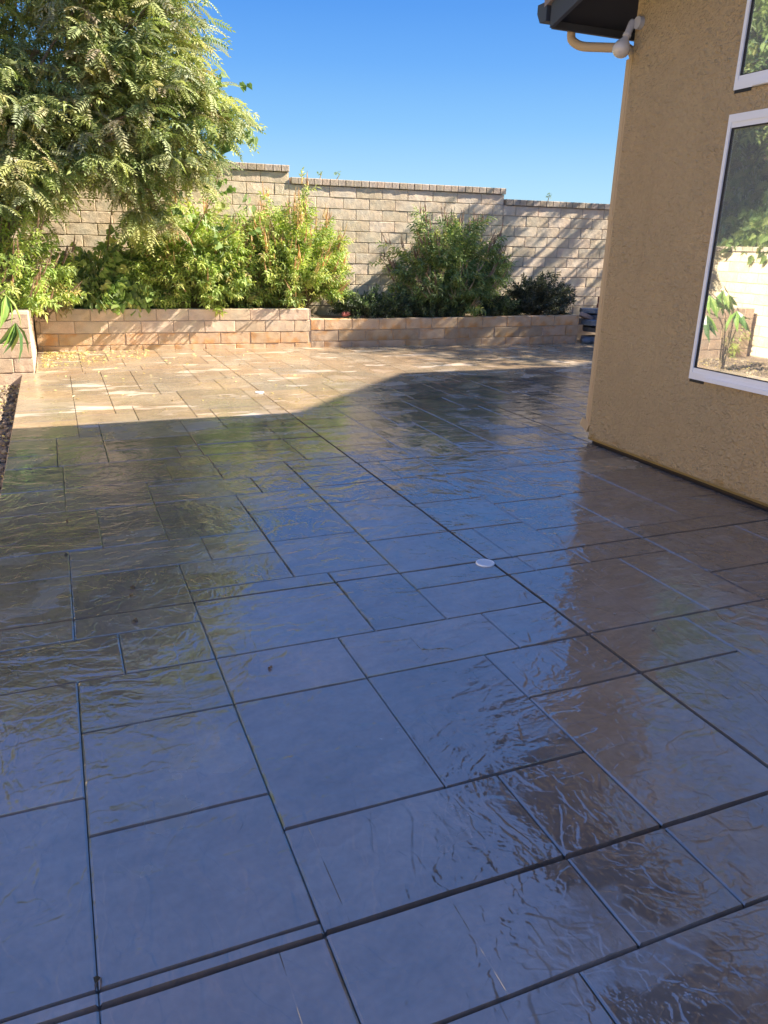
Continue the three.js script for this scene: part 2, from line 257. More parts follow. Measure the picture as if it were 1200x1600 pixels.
function blockGeo(L, h, t, seed, rough = .003, gap = .004) { // front at z = 0, centred on x, base at y = 0
  const r = rng(seed), nx = 4, ny = 2, pos = [], idx = [], uv = [], w = L - gap * 2, hh = h - gap * 2, c = .005, ou = r() * 3, ov = r() * 3;
  const add = (x, y, z) => { pos.push(x, y, z); uv.push(x / .8 + ou, (y - z) / .8 + ov); return pos.length / 3 - 1; };
  const f = []; for (let j = 0; j <= ny; j++) for (let i = 0; i <= nx; i++) { const ed = i === 0 || i === nx || j === 0 || j === ny, q = (r() - .5) * 2 * rough; f.push(add(lerp(-w / 2 + c, w / 2 - c, i / nx) + (ed ? (r() - .5) * .002 : 0), gap + lerp(c, hh - c, j / ny) + (ed ? (r() - .5) * .002 : 0), q - rough)); }
  for (let j = 0; j < ny; j++) for (let i = 0; i < nx; i++) { const a = j * (nx + 1) + i; idx.push(f[a], f[a + 1], f[a + nx + 2], f[a], f[a + nx + 2], f[a + nx + 1]); }
  const o = [[-w / 2, gap], [w / 2, gap], [w / 2, gap + hh], [-w / 2, gap + hh]], zc = -c - rough * 1.6, ci = [f[0], f[nx], f[(ny + 1) * (nx + 1) - 1], f[ny * (nx + 1)]];
  for (let k = 0; k < 4; k++) { // chamfers along the four edges, then the sides
    const a = o[k], b = o[(k + 1) % 4], p = add(a[0], a[1], zc), q = add(b[0], b[1], zc), s = add(a[0], a[1], -t), e = add(b[0], b[1], -t);
    const edge = k === 0 ? [0, 1, 2, 3, 4].map((i) => f[i]) : k === 1 ? [0, 1, 2].map((j) => f[j * (nx + 1) + nx]) : k === 2 ? [4, 3, 2, 1, 0].map((i) => f[ny * (nx + 1) + i]) : [2, 1, 0].map((j) => f[j * (nx + 1)]);
    for (let m = 0; m < edge.length - 1; m++) idx.push(edge[m], m < (edge.length - 1) / 2 ? p : q, edge[m + 1]);
    idx.push(edge[Math.floor((edge.length - 1) / 2)], p, q);
    idx.push(p, s, q, q, s, e);
  }
  let g = new THREE.BufferGeometry(); g.setAttribute('position', new THREE.Float32BufferAttribute(pos, 3)); g.setAttribute('uv', new THREE.Float32BufferAttribute(uv, 2)); g.setIndex(idx); g = g.toNonIndexed(); g.computeVertexNormals(); return g;
}
const geoCache = {};
const blk = (L, h, t, v, rough) => geoCache[[L.toFixed(3), h, t, v, rough]] ||= blockGeo(L, h, t, 31 * v + Math.round(L * 1000), rough);
function course(parent, name, mats, r, place, u0, u1, first, L, y, h, t, rough) { // one course of running bond from u0 to u1 with joints at first + k L
  let a = u0; const k0 = Math.floor((u0 - first) / L) + 1;
  for (let k = k0; a < u1 - 1e-4; k++) { const b = Math.min(first + k * L, u1); if (b - a > .03) { const m = part(parent, name, blk(b - a, h, t, Math.floor(r() * 4), rough), mats[Math.floor(r() * mats.length)]); place(m, (a + b) / 2, y, r); } a = b; }
}
const mortarMat = new THREE.MeshStandardMaterial({ color: col(.42, .34, .26), bumpMap: blockBump, bumpScale: blockH, roughness: .95 });
{ // rear boundary wall
  const w = thing('block_wall', 'tall tan concrete block wall with stepped capped top behind the shrubs', 'wall'), r = rng(21), n0 = -1.07, h = .1535, L = .4055;
  const place = (m, u, y, q) => { m.position.copy(UN(u, y, n0 + (q() - .5) * .005)); m.rotation.y = WALL_ANG; };
  const zones = [[-3.2, 3.47, 2.3245], [3.47, 6.895, 2.171], [6.895, 10.6, 2.0175]];
  for (let k = -1; k < 13; k++) {
    const top = 2.171 - k * h, y = top - h; if (y < .2) continue;
    for (const [a, b, zt] of zones) { if (top > zt + .01) continue; course(w, 'block', wallMats, r, place, Math.max(a, k > 9 ? -1 : -1.6), Math.min(b, 9.3), 3.666 + (Math.abs(k) % 2 ? .205 : 0), L, y, h, .15, .0028); }
  }
  for (const [a, b, zt] of zones) {
    const core = box(a, b, -.12, zt - .004, -.145, -.0105); worldUV(core, 1.25); const m = part(w, 'mortar_core', core, mortarMat); m.position.copy(UN(0, 0, n0)); m.rotation.y = WALL_ANG;
    const cx = b === 6.895 ? b + .02 : b === 3.47 ? b + .03 : b;
    course(w, 'cap_block', capMats, r, (m2, u, y, q) => { m2.position.copy(UN(u, y + (q() - .5) * .0012, n0 + .022 + (q() - .5) * .004)); m2.rotation.y = WALL_ANG; }, Math.max(a + (a > 0 ? .03 : 0), -1.6), Math.min(cx, 9.3), 3.478, .119, zt, .094, .19, .0012);
  }
}
// rear planter
const planter = thing('planter_wall', 'long low tan block planter wall across the back of the patio', 'planter');
{
  const r = rng(33), h = .1535, L = .4055, sag = (u) => Math.max(0, u - 4.5) * .0125;
  const place = (m, u, y, q) => { m.position.copy(UN(u, y + sag(u), (q() - .5) * .006)); m.rotation.set(0, WALL_ANG, u > 4.5 ? .0125 : 0, 'YXZ'); };
  const tops = [.523, .3695, .216, .0625];
  tops.forEach((t, k) => {
    const mats = k === 0 ? planterMats : k === 1 ? planterMats : stainMats;
    course(planter, 'block', mats, r, place, .0, 3.53, .257 + (k % 2 ? .205 : 0), L, t - h, h, .15, .0035);
    if (k) course(planter, 'block', k === 1 ? stainMats : darkPlanterMats, r, place, 3.53, 7.81, 4.533 + (k % 2 ? 0 : -.2), L, t - h + .016, h, .15, .0035);
  });
  const add = (g) => { worldUV(g, 1.25); const m = part(planter, 'mortar_core', g, mortarMat); m.position.copy(UN(0, 0, 0)); m.rotation.y = WALL_ANG; };
  add(box(.004, 3.53, -.13, .516, -.145, -.012)); add(box(3.53, 7.80, -.13, .372, -.145, -.012));
  for (let k = 0; k < 3; k++) for (let i = 0; i < 2; i++) { const m = part(planter, 'block', blk(.40, h, .15, i, .0035), darkPlanterMats[k]); m.position.copy(UN(7.81, .3695 + .016 + .041 - h * (k + 1), -.20 - .405 * i - (k % 2 ? .15 : .03))); m.rotation.y = WALL_ANG + Math.PI / 2; }
}
{ // soil in the rear planter: uneven bed
  const g = new THREE.PlaneGeometry(11, 1.2, 120, 14); g.rotateX(-Math.PI / 2); const p = g.attributes.position;
  for (let i = 0; i < p.count; i++) { const u = p.getX(i) + 2.4, n = p.getZ(i) - .62; p.setXYZ(i, u, lerp(.45, .33, sstep(3.2, 4.2, u)) - .05 * sstep(-.3, -.05, n) + .05 * fbm(u * 3, n * 3, 4), n); }
  const clip = g.index.array.filter ? g : g; clip.computeVertexNormals(); worldUV(clip, 1 / 1.2);
  const m = struct('planter_soil', clip, soilMat, 'dark soil bed behind the rear planter wall'); m.position.copy(UN(0, 0, 0)); m.rotation.y = WALL_ANG;
}
{ // raised bed at the left: corner of a second planter
  const w = thing('planter_wall', 'short raised block planter corner at left edge with pale sunlit side', 'planter'), r = rng(41), h = .1535, L = .4055;
  for (let k = 0; k < 5; k++) {
    const y = .615 - h * (k + 1);
    course(w, 'block', shadedCornerMats, r, (m, u, yy, q) => { m.position.set(u, yy, -9.07 + (q() - .5) * .005); }, -2.5, -.275, -.275 - (k % 2 ? .2 : 0), L, y, h, .15, .0035);
    course(w, 'block', shadedCornerMats, r, (m, u, yy, q) => { m.position.set(-.275 + (q() - .5) * .005, yy, -u); m.rotation.y = Math.PI / 2; }, 9.225, 10.76, 9.225 + (k % 2 ? .25 : .05), L, y, h, .15, .0035);
  }
  const add = (g) => part(w, 'mortar_core', worldUV(g, 1.25), mortarMat);
  add(box(-2.5, -.29, -.12, .605, -9.21, -9.083)); add(box(-.415, -.288, -.12, .605, -10.75, -9.21));
  const s = new THREE.PlaneGeometry(2.1, 1.55, 20, 14); s.rotateX(-Math.PI / 2); const p = s.attributes.position; for (let i = 0; i < p.count; i++) p.setY(i, .05 * fbm(p.getX(i) * 3, p.getZ(i) * 3, 4)); s.translate(-1.46, .52, -9.98); s.computeVertexNormals(); worldUV(s, 1 / 1.2);
  struct('planter_soil', s, soilMat, 'soil bed inside the left raised planter');
}
{ // side boundary wall, mirrored in the window
  const w = thing('block_wall', 'sunlit tan block wall along the left side, mirrored in the window', 'wall'), r = rng(51), h = .1535, L = .4055;
  for (let k = 0; k < 10; k++) course(w, 'block', wallMats, r, (m, u, y, q) => { m.position.set(-2.6 + (q() - .5) * .005, y, u); m.rotation.y = Math.PI / 2; }, -11.6, -5.2, -8 + (k % 2 ? .2 : 0), L, 1.42 - h * (k + 1), h, .15, .0028);
  const a = worldUV(box(-2.745, -2.611, -.12, 1.415, -11.62, -5.2), 1.25); part(w, 'mortar_core', a, mortarMat);
  const b = worldUV(box(-2.75, -2.6, -.12, 1.42, -5.2, 4), 1.25); part(w, 'wall_face', b, wallMats[0]);
  course(w, 'cap_block', capMats, r, (m, u, y, q) => { m.position.set(-2.578, y, u); m.rotation.y = Math.PI / 2; }, -11.6, -5.2, -8, .2, 1.42, .08, .19, .002);
}

// ---------------------------------------------------------------- house
const [stuccoBump, stuccoH] = heightTex(1024, 1024, (u, v) => { // dashed, lightly knocked-down stucco, 1.2 m across
  const wx = .01 * noise(u * 20, v * 20, 20, 20), a = fbm((u + wx) * 58, (v - wx) * 58, 3, 58), b = fbm(u * 38 + 5, v * 38, 3, 38);
  return .0105 * Math.max(0, a + .05) + .012 * Math.max(0, b) + .004 * fbm(u * 95, v * 95, 2, 95) + .0007 * noise(u * 190, v * 190, 190, 190);
});
const stuccoTex = byteTex(2048, 1024, (u, v) => { // 7 m by 4 m of wall: uneven coat, splash stain along the foot with a ragged edge, faint run marks
  const z = u * 7, y = v * 4, k = 1 + fbm(z * 1.6, y * 1.6, 5) * .12 + noise(z * 46, y * 46) * .07 + fbm(z * 9, y * 9, 3) * .08, w = 1 + fbm(z * .9 + 4, y * .9, 3) * .06;
  const st = sstep(.0, .05, .07 + .16 * fbm(z * 3.1, 7, 5) + .05 * noise(z * 21, y * 21) - y) * .75 * sstep(-.35, .15, fbm(z * 6, y * 9, 4)), run = sstep(.16, .3, fbm(z * 11 + 3, y * .35, 3)) * .03;
  return [lerp(.455, .33, st) * k * w * (1 - run), lerp(.335, .205, st) * k * (1 - run), lerp(.182, .06, st) * k / w * (1 - run)];
});
const stuccoMap = stuccoTex.clone(); stuccoMap.repeat.set(1 / 7, 1 / 4); stuccoMap.needsUpdate = true;
const stuccoMat = new THREE.MeshStandardMaterial({ map: stuccoMap, bumpMap: rep(stuccoBump, 1 / 1.2), bumpScale: stuccoH * 1.75, roughness: .95 });
const trimPaint = new THREE.MeshStandardMaterial({ color: col(.52, .38, .22), roughness: .6 });
const fasciaMat = new THREE.MeshStandardMaterial({ color: col(.050, .054, .064), roughness: .5 });
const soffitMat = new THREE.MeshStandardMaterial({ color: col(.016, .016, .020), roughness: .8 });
const roofMat = new THREE.MeshStandardMaterial({ color: col(.26, .21, .19), bumpMap: blockBump, bumpScale: blockH, roughness: .85 });
const vinyl = new THREE.MeshStandardMaterial({ color: col(.83, .84, .86), roughness: .35 });
const gasketMat = new THREE.MeshStandardMaterial({ color: col(.015, .015, .016), roughness: .6 });
const glassMat = new THREE.MeshPhysicalMaterial({ color: col(.92, .95, .92), metalness: .80, roughness: .014, transmission: 1, thickness: 0, ior: 1.52 });
const XW = 3.685, ZC = -4.741, ZH = 2.0, EAVE_Z = -5.15, EAVE_Y = 2.855, PITCH = .295, RIDGE_Z = (EAVE_Z + ZH + .4) / 2, RAKE_X = 3.29;
const roofY = (z) => EAVE_Y + PITCH * (RIDGE_Z - EAVE_Z - Math.abs(z - RIDGE_Z));
const house = thing('house', 'tan stucco house with gabled eave and white framed windows at right', 'house');
const WZ0 = -3.80, WZ1 = -2.05, WY = [[.64, 2.147], [2.267, 2.95]];
{
  const sh = new THREE.Shape(); // (z, y) outline of the gable wall
  const base = .035; sh.moveTo(ZC, base); sh.lineTo(ZH, base); sh.lineTo(ZH, roofY(ZH) + .0); sh.lineTo(RIDGE_Z, roofY(RIDGE_Z)); sh.lineTo(ZC, roofY(ZC)); sh.closePath();
  for (const [y0, y1] of WY) { const p = new THREE.Path(); p.moveTo(WZ0, y0); p.lineTo(WZ0, y1); p.lineTo(WZ1, y1); p.lineTo(WZ1, y0); p.closePath(); sh.holes.push(p); }
  const g = new THREE.ExtrudeGeometry(sh, { depth: .16, bevelEnabled: true, bevelThickness: .006, bevelSize: .006, bevelOffset: -.006, bevelSegments: 2 });
  g.rotateY(-Math.PI / 2); // shape x -> z, extrusion -> -x
  g.translate(XW + .16, 0, 0);
  part(house, 'wall', g, stuccoMat);
  const back = worldUV(mergeGeometries([box(XW + .161, 18, .035, roofY(ZC) - .03, ZC, ZC + .16), box(XW + .161, 18, .035, roofY(ZH) - .03, ZH - .16, ZH)])); part(house, 'wall', back, stuccoMat);
  // plinth coloured dark for the shaded gap below the weep screed; screed itself rusty and dirt-stained
  part(house, 'foundation', box(XW + .022, 18, -.12, .03, ZC + .022, ZH - .02), new THREE.MeshStandardMaterial({ color: col(.06, .045, .035), roughness: .9 }));
  const screed = new THREE.MeshStandardMaterial({ color: col(.42, .27, .07), roughness: .7, bumpMap: blockBump, bumpScale: blockH });
  part(house, 'weep_screed', mergeGeometries([box(XW - .004, XW + .03, .022, .036, ZC - .004, ZH)]), screed);
  const room = new THREE.MeshStandardMaterial({ color: col(.35, .33, .30), roughness: .9 });
  part(house, 'interior_wall', mergeGeometries([box(8.0, 8.1, .04, 2.8, ZC + .17, ZH - .17), box(XW + .17, 8.0, .04, .06, ZC + .17, ZH - .17), box(XW + .17, 8.0, 2.98, 3.0, ZC + .3, ZH - .3)]), room);
}
{ // roof: two slopes over the gable
  const slope = (z0, z1) => { // slab between eave z0 and ridge z1
    const y0 = roofY(z0), y1 = roofY(z1), sh = new THREE.Shape(); sh.moveTo(z0, y0); sh.lineTo(z1, y1); sh.lineTo(z1, y1 + .10); sh.lineTo(z0, y0 + .10); sh.closePath();
    const g = new THREE.ExtrudeGeometry(sh, { depth: 11.6 - RAKE_X - .03, bevelEnabled: false }); g.rotateY(-Math.PI / 2); g.translate(11.6, 0, 0); return g;
  };
  part(house, 'soffit', mergeGeometries([slope(EAVE_Z, RIDGE_Z), slope(ZH + .4, RIDGE_Z)]), soffitMat);
  const cover = (z0, z1) => { const y0 = roofY(z0) + .103, y1 = roofY(z1) + .103, sh = new THREE.Shape(); sh.moveTo(z0, y0); sh.lineTo(z1, y1); sh.lineTo(z1, y1 + .045); sh.lineTo(z0, y0 + .045); sh.closePath(); const g = new THREE.ExtrudeGeometry(sh, { depth: 11.6 - RAKE_X + .02, bevelEnabled: false }); g.rotateY(-Math.PI / 2); g.translate(11.6, 0, 0); return g; };
  const rf = part(house, 'roof', mergeGeometries([cover(EAVE_Z - .06, RIDGE_Z), cover(ZH + .46, RIDGE_Z)]), roofMat); worldUV(rf.geometry, 1);
  // rake tiles overlapping along the gable edge
  const len = Math.hypot(RIDGE_Z - EAVE_Z, roofY(RIDGE_Z) - EAVE_Y), tg = new THREE.BoxGeometry(.19, .045, .40);
  for (let k = 0; k < 9; k++) { const z = EAVE_Z + .14 + k * .36; if (z > RIDGE_Z) break; const m = part(rf, 'rake_tile', tg, roofMat); m.position.set(RAKE_X + .05, roofY(z) + .175, z); m.rotation.x = -Math.atan(PITCH) - .05; }
  const fas = (z0, z1) => { const sh = new THREE.Shape(); sh.moveTo(z0, roofY(z0) - .045); sh.lineTo(z1, roofY(z1) - .045); sh.lineTo(z1, roofY(z1) + .10); sh.lineTo(z0, roofY(z0) + .10); sh.closePath(); const g = new THREE.ExtrudeGeometry(sh, { depth: .03, bevelEnabled: false }); g.rotateY(-Math.PI / 2); g.translate(RAKE_X + .03, 0, 0); return g; };
  part(house, 'fascia_board', fas(EAVE_Z - .002, RIDGE_Z), fasciaMat); part(house, 'fascia_board', fas(ZH + .4, RIDGE_Z), fasciaMat);
  part(house, 'fascia_board', box(RAKE_X + .031, 11.6, EAVE_Y - .045, EAVE_Y + .10, EAVE_Z - .03, EAVE_Z - .003), fasciaMat);
  // half-round-fronted gutter along the rear eave
  const gs = new THREE.Shape(); gs.moveTo(0, 0); gs.lineTo(-.075, 0); gs.quadraticCurveTo(-.09, .05, -.115, .06); gs.lineTo(-.115, .115); gs.lineTo(-.11, .115); gs.lineTo(-.105, .065); gs.quadraticCurveTo(-.08, .05, -.07, .006); gs.lineTo(-.004, .006); gs.lineTo(-.004, .115); gs.lineTo(0, .115); gs.closePath();
  const gg = new THREE.ExtrudeGeometry(gs, { depth: 8.2, bevelEnabled: false }); gg.rotateY(-Math.PI / 2); gg.translate(RAKE_X + 8.19, EAVE_Y + .0, EAVE_Z - .032);
  part(house, 'gutter', mergeGeometries([gg, (() => { const e = new THREE.ExtrudeGeometry(new THREE.Shape([new THREE.Vector2(0, 0), new THREE.Vector2(-.075, 0), new THREE.Vector2(-.115, .06), new THREE.Vector2(-.115, .115), new THREE.Vector2(0, .115)]), { depth: .004, bevelEnabled: false }); e.rotateY(-Math.PI / 2); e.translate(RAKE_X - .012, EAVE_Y + .0, EAVE_Z - .032); return e; })()]), fasciaMat);
  // upper storey farther along the house; its gable throws the stepped shadow over the patio
  const RX = 3.58 + 1.27 * 5.6, EZ = -8.13 + .36 * 5.6, EY = 5.6, PT = 1.449 / 2.352, RZ = -1.9;
  const up = (z0, z1, y0, y1) => { const sh = new THREE.Shape(); sh.moveTo(z0, y0 - .14); sh.lineTo(z1, y1 - .14); sh.lineTo(z1, y1); sh.lineTo(z0, y0); sh.closePath(); const g = new THREE.ExtrudeGeometry(sh, { depth: 9, bevelEnabled: false }); g.rotateY(-Math.PI / 2); g.translate(RX + 9, 0, 0); return g; };
  const ry = EY + PT * (RZ - EZ), z2 = 2 * RZ - EZ;
  const ur = part(house, 'upper_roof', mergeGeometries([up(EZ, RZ, EY, ry), up(z2, RZ, EY, ry)]), roofMat); worldUV(ur.geometry, 1);
  const us = new THREE.Shape(); us.moveTo(EZ + .4, 2.6); us.lineTo(z2 - .4, 2.6); us.lineTo(z2 - .4, EY + .08); us.lineTo(RZ, ry - .15); us.lineTo(EZ + .4, EY + .08); us.closePath();
  const ug = new THREE.ExtrudeGeometry(us, { depth: 7.8, bevelEnabled: false }); ug.rotateY(-Math.PI / 2); ug.translate(RX + .4 + 7.8, 0, 0); part(house, 'upper_storey_wall', ug, stuccoMat);
  part(house, 'lower_wall', worldUV(box(RX + .4, RX + 8.2, -.1, 2.6, EZ + .4, ZC - .01)), stuccoMat);
}
// windows
for (const [y0, y1] of WY) {
  const w = new THREE.Group(); w.name = 'window'; house.add(w);
  const fx0 = XW - .012, fx1 = XW + .03, f = .025;
  part(w, 'frame', mergeGeometries([box(fx0, fx1, y0 + .002, y1 - .002, WZ0 + .002, WZ0 + f), box(fx0, fx1, y0 + .002, y1 - .002, WZ1 - f, WZ1 - .002), box(fx0, fx1, y1 - .044, y1 - .002, WZ0 + f, WZ1 - f), box(fx0, fx1, y0 + .002, y0 + .046, WZ0 + f, WZ1 - f)]), vinyl);
  // stepped glazing bead, a little inside the frame
  for (const [b0, b1] of [[y0 + .046, y0 + .072], [y1 - .072, y1 - .044]]) part(w, 'glazing_bead', box(fx0 + .006, fx1 + .003, b0, b1, WZ0 + f, WZ1 - f), vinyl);
  part(w, 'sill', box(XW - .024, XW - .0125, y0 + .004, y0 + .028, WZ0 + .14, WZ1 - .01), vinyl);
  part(w, 'weep_slot', box(XW - .010, XW + .01, y0 - .016, y0 + .0015, WZ0 + .01, WZ0 + .13), gasketMat);
  const gx = XW + .004;
  part(w, 'gasket', mergeGeometries([box(gx - .006, gx + .008, y0 + .072, y1 - .072, WZ0 + f, WZ0 + f + .012), box(gx - .006, gx + .008, y1 - .080, y1 - .072, WZ0 + f + .012, WZ1 - f), box(gx - .006, gx + .008, y0 + .072, y0 + .077, WZ0 + f + .012, WZ1 - f)]), gasketMat);
  const pg = new THREE.PlaneGeometry(WZ1 - WZ0 - 2 * f - .012, y1 - y0 - .15); pg.rotateY(-Math.PI / 2); pg.translate(gx, (y0 + y1) / 2, (WZ0 + WZ1) / 2 + .006);
  part(w, 'pane', pg, glassMat);
}
{ // downspout on the rear face beside the corner
  const dsx = XW + .050, dsz = ZC - .046, shape = new THREE.Shape([[-.04, -.028], [.04, -.028], [.04, .028], [-.04, .028]].map((a) => new THREE.Vector2(...a)));
  const d = part(house, 'downspout', mergeGeometries([box(dsx - .04, dsx + .04, .13, 2.60, dsz - .029, dsz + .029), box(dsx - .043, dsx - .040, .13, 2.60, dsz - .012, dsz + .012)]), trimPaint);
  const path = new THREE.CatmullRomCurve3([new THREE.Vector3(3.50, 2.86, -5.20), new THREE.Vector3(3.50, 2.77, -5.19), new THREE.Vector3(3.54, 2.72, -5.12), new THREE.Vector3(3.62, 2.695, -4.98), new THREE.Vector3(3.71, 2.665, -4.82), new THREE.Vector3(dsx, 2.60, dsz), new THREE.Vector3(dsx, 2.55, dsz)], false, 'catmullrom', .4);
  part(d, 'elbow', new THREE.ExtrudeGeometry(new THREE.Shape().absarc(0, 0, .029, 0, Math.PI * 2), { steps: 30, extrudePath: path, curveSegments: 8, bevelEnabled: false }), trimPaint);
  const shoe = new THREE.BoxGeometry(.088, .07, .10); shoe.rotateX(.45); shoe.translate(dsx, .12, dsz - .03); part(d, 'shoe', shoe, trimPaint);
  part(d, 'strap', box(dsx - .047, dsx + .05, 1.6, 1.625, dsz - .031, dsz + .033), trimPaint);
}
{ // floodlight under the eave at the corner
  const fl = new THREE.Group(); fl.name = 'floodlight'; house.add(fl);
  const grey = new THREE.MeshStandardMaterial({ color: col(.42, .42, .44), roughness: .45 }), glass = new THREE.MeshPhysicalMaterial({ color: col(.62, .57, .50), roughness: .22, clearcoat: .6 });
  const p0 = new THREE.Vector3(XW - .05, 2.765, -4.735), p1 = new THREE.Vector3(XW - .105, 2.63, -4.735), dir = p1.clone().sub(p0).normalize(), q = new THREE.Quaternion().setFromUnitVectors(new THREE.Vector3(0, -1, 0), dir);
  const plate = new THREE.CylinderGeometry(.036, .04, .05, 20); plate.rotateZ(Math.PI / 2); const pl = part(fl, 'mounting_plate', plate, grey); pl.position.set(XW - .012, 2.785, -4.69);
  const hold = new THREE.LatheGeometry([[0, .045], [.018, .045], [.023, .03], [.023, -.035], [.027, -.045], [.027, -.06], [0, -.06]].map((a) => new THREE.Vector2(...a)), 18); const ho = part(fl, 'lamp_holder', hold, grey); ho.position.copy(p0); ho.quaternion.copy(q);
  const bulb = new THREE.LatheGeometry([[.022, .01], [.026, -.008], [.046, -.034], [.056, -.058], [.057, -.076], [.05, -.097], [.034, -.112], [.016, -.119], [0, -.121]].map((a) => new THREE.Vector2(...a)), 24); const bu = part(fl, 'bulb', bulb, glass); bu.position.copy(p0).addScaledVector(dir, .07); bu.quaternion.copy(q);
}

// ---------------------------------------------------------------- foliage
const leafMat = (extra = {}) => new THREE.MeshPhysicalMaterial({ color: 0xffffff, roughness: .80, transmission: .54, thickness: 0, side: THREE.DoubleSide, ...extra });
const foliageMat = leafMat(), barkMat = new THREE.MeshStandardMaterial({ color: col(.26, .20, .15), bumpMap: rep(blockBump, 2), bumpScale: blockH, roughness: .9 }), twigMat = new THREE.MeshStandardMaterial({ color: col(.24, .18, .10), roughness: .85 });
function flatGeo(tris) { const g = new THREE.BufferGeometry(); g.setAttribute('position', new THREE.Float32BufferAttribute(tris, 3)); g.setAttribute('uv', new THREE.Float32BufferAttribute(new Float32Array(tris.length / 3 * 2), 2)); g.computeVertexNormals(); return g; }
function leafTris(out, base, dir, up, L, W, droop = .15, fold = .25) { // a folded, pointed leaf of 6 triangles
  const side = new THREE.Vector3().crossVectors(dir, up).normalize(), nrm = new THREE.Vector3().crossVectors(side, dir).normalize();
  const P = (t, s, h) => base.clone().addScaledVector(dir, t * L).addScaledVector(side, s * W).addScaledVector(nrm, h * W - droop * t * t * L);
  const a = P(0, 0, 0), m1 = P(.38, 0, 0), l1 = P(.34, -.5, fold), r1 = P(.34, .5, fold), m2 = P(.7, 0, 0), l2 = P(.68, -.36, fold * .8), r2 = P(.68, .36, fold * .8), e = P(1, 0, 0);
  for (const t of [[a, m1, l1], [a, r1, m1], [l1, m1, l2], [m1, m2, l2], [r1, r2, m1], [m1, r2, m2], [l2, m2, e], [r2, e, m2]]) for (const v of t) out.push(v.x, v.y, v.z);
}
const V = (x, y, z) => new THREE.Vector3(x, y, z);
function sprig(seed, n, L, W, len, spread = 1, droop = .3) { // a twig tip along +x with alternating leaves
  const r = rng(seed), out = [];
  for (let i = 0; i < n; i++) { const t = (i + .5) / n, a = i * 2.4 + r(), d = V(.55 + .4 * t, Math.cos(a) * spread * .7, Math.sin(a) * spread).normalize(); leafTris(out, V(t * len, 0, 0), d, V(0, 1, .2 * (r() - .5)), L * (.75 + .5 * r()), W, droop, .22); }
  return flatGeo(out);
}
function frond(seed, pairs, len, L, W) { // a pinnate leaf along +x, arching
  const r = rng(seed), out = [], y = (t) => .10 * len * Math.sin(t * 2) - .34 * len * t * t;
  for (let i = 0; i <= pairs; i++) {
    const t = .12 + .88 * i / pairs, b = V(t * len, y(t), 0), s = 1 - .45 * Math.pow(Math.abs(t - .5) * 1.6, 2);
    for (const sd of i === pairs ? [0] : [-1, 1]) {
      const d = V(.55 + (sd ? 0 : .6), -.16 - .25 * r(), sd * .9).normalize(), side = V(-d.z, 0, d.x).normalize(), l = L * s * (.85 + .3 * r()), e = b.clone().addScaledVector(d, l), m = b.clone().addScaledVector(d, l * .42); m.y += .004;
      const p = m.clone().addScaledVector(side, W * .5), q = m.clone().addScaledVector(side, -W * .5);
      for (const v of [b, p, e, b, e, q]) out.push(v.x, v.y, v.z);
    }
  }
  for (let i = 0; i < 5; i++) { const a = V(i / 5 * len, y(i / 5), 0), b = V((i + 1) / 5 * len, y((i + 1) / 5), 0); for (const v of [a, b, V(b.x, b.y - .003, .002), a, V(b.x, b.y - .003, .002), V(a.x, a.y - .003, .002)]) out.push(v.x, v.y, v.z); }
  return flatGeo(out);
}
function spikeGeo(seed, len, rad) { // a seed spike along +x: knobbly tapering stalk
  const r = rng(seed), out = [], seg = 5, k = 4; let prev = null;
  for (let i = 0; i <= seg; i++) { const t = i / seg, rr = rad * (1 - t * .75) * (.75 + .5 * r()), bend = .12 * len * t * t, ring = []; for (let j = 0; j < k; j++) { const a = j / k * Math.PI * 2 + i * .5; ring.push(V(t * len, bend + Math.cos(a) * rr, Math.sin(a) * rr)); }
    if (prev) for (let j = 0; j < k; j++) { const q = (j + 1) % k; for (const v of [prev[j], ring[j], ring[q], prev[j], ring[q], prev[q]]) out.push(v.x, v.y, v.z); } prev = ring; }
  return flatGeo(out);
}
function heartSprig(seed, n, L, len) { // a vine tip with broad heart-shaped leaves facing out
  const r = rng(seed), out = [];
  for (let i = 0; i < n; i++) {
    const t = (i + .5) / n, b = V(t * len, (r() - .5) * .06, (r() - .5) * .08), d = V((r() - .5) * .8, -.75, (r() - .5) * .9).normalize(), s = V(d.y, -d.x, (r() - .5) * .8).normalize(), l = L * (.7 + .6 * r()), W = l * .95;
    const P = (x, y, h) => b.clone().addScaledVector(d, x * l).addScaledVector(s, y * W).add(V(0, 0, h * l)), a = P(0, 0, 0), l0 = P(-.1, -.28, .06), l1 = P(.28, -.5, .10), e = P(1, 0, -.05), r1 = P(.28, .5, .10), r0 = P(-.1, .28, .06), m = P(.45, 0, 0);
    for (const q of [[a, l0, l1], [a, l1, m], [l1, e, m], [a, m, r1], [m, e, r1], [a, r1, r0]]) for (const v of q) out.push(v.x, v.y, v.z);
  }
  return flatGeo(out);
}
const tmpM = new THREE.Matrix4(), tmpQ = new THREE.Quaternion(), tmpS = new THREE.Vector3(), X1 = V(1, 0, 0);
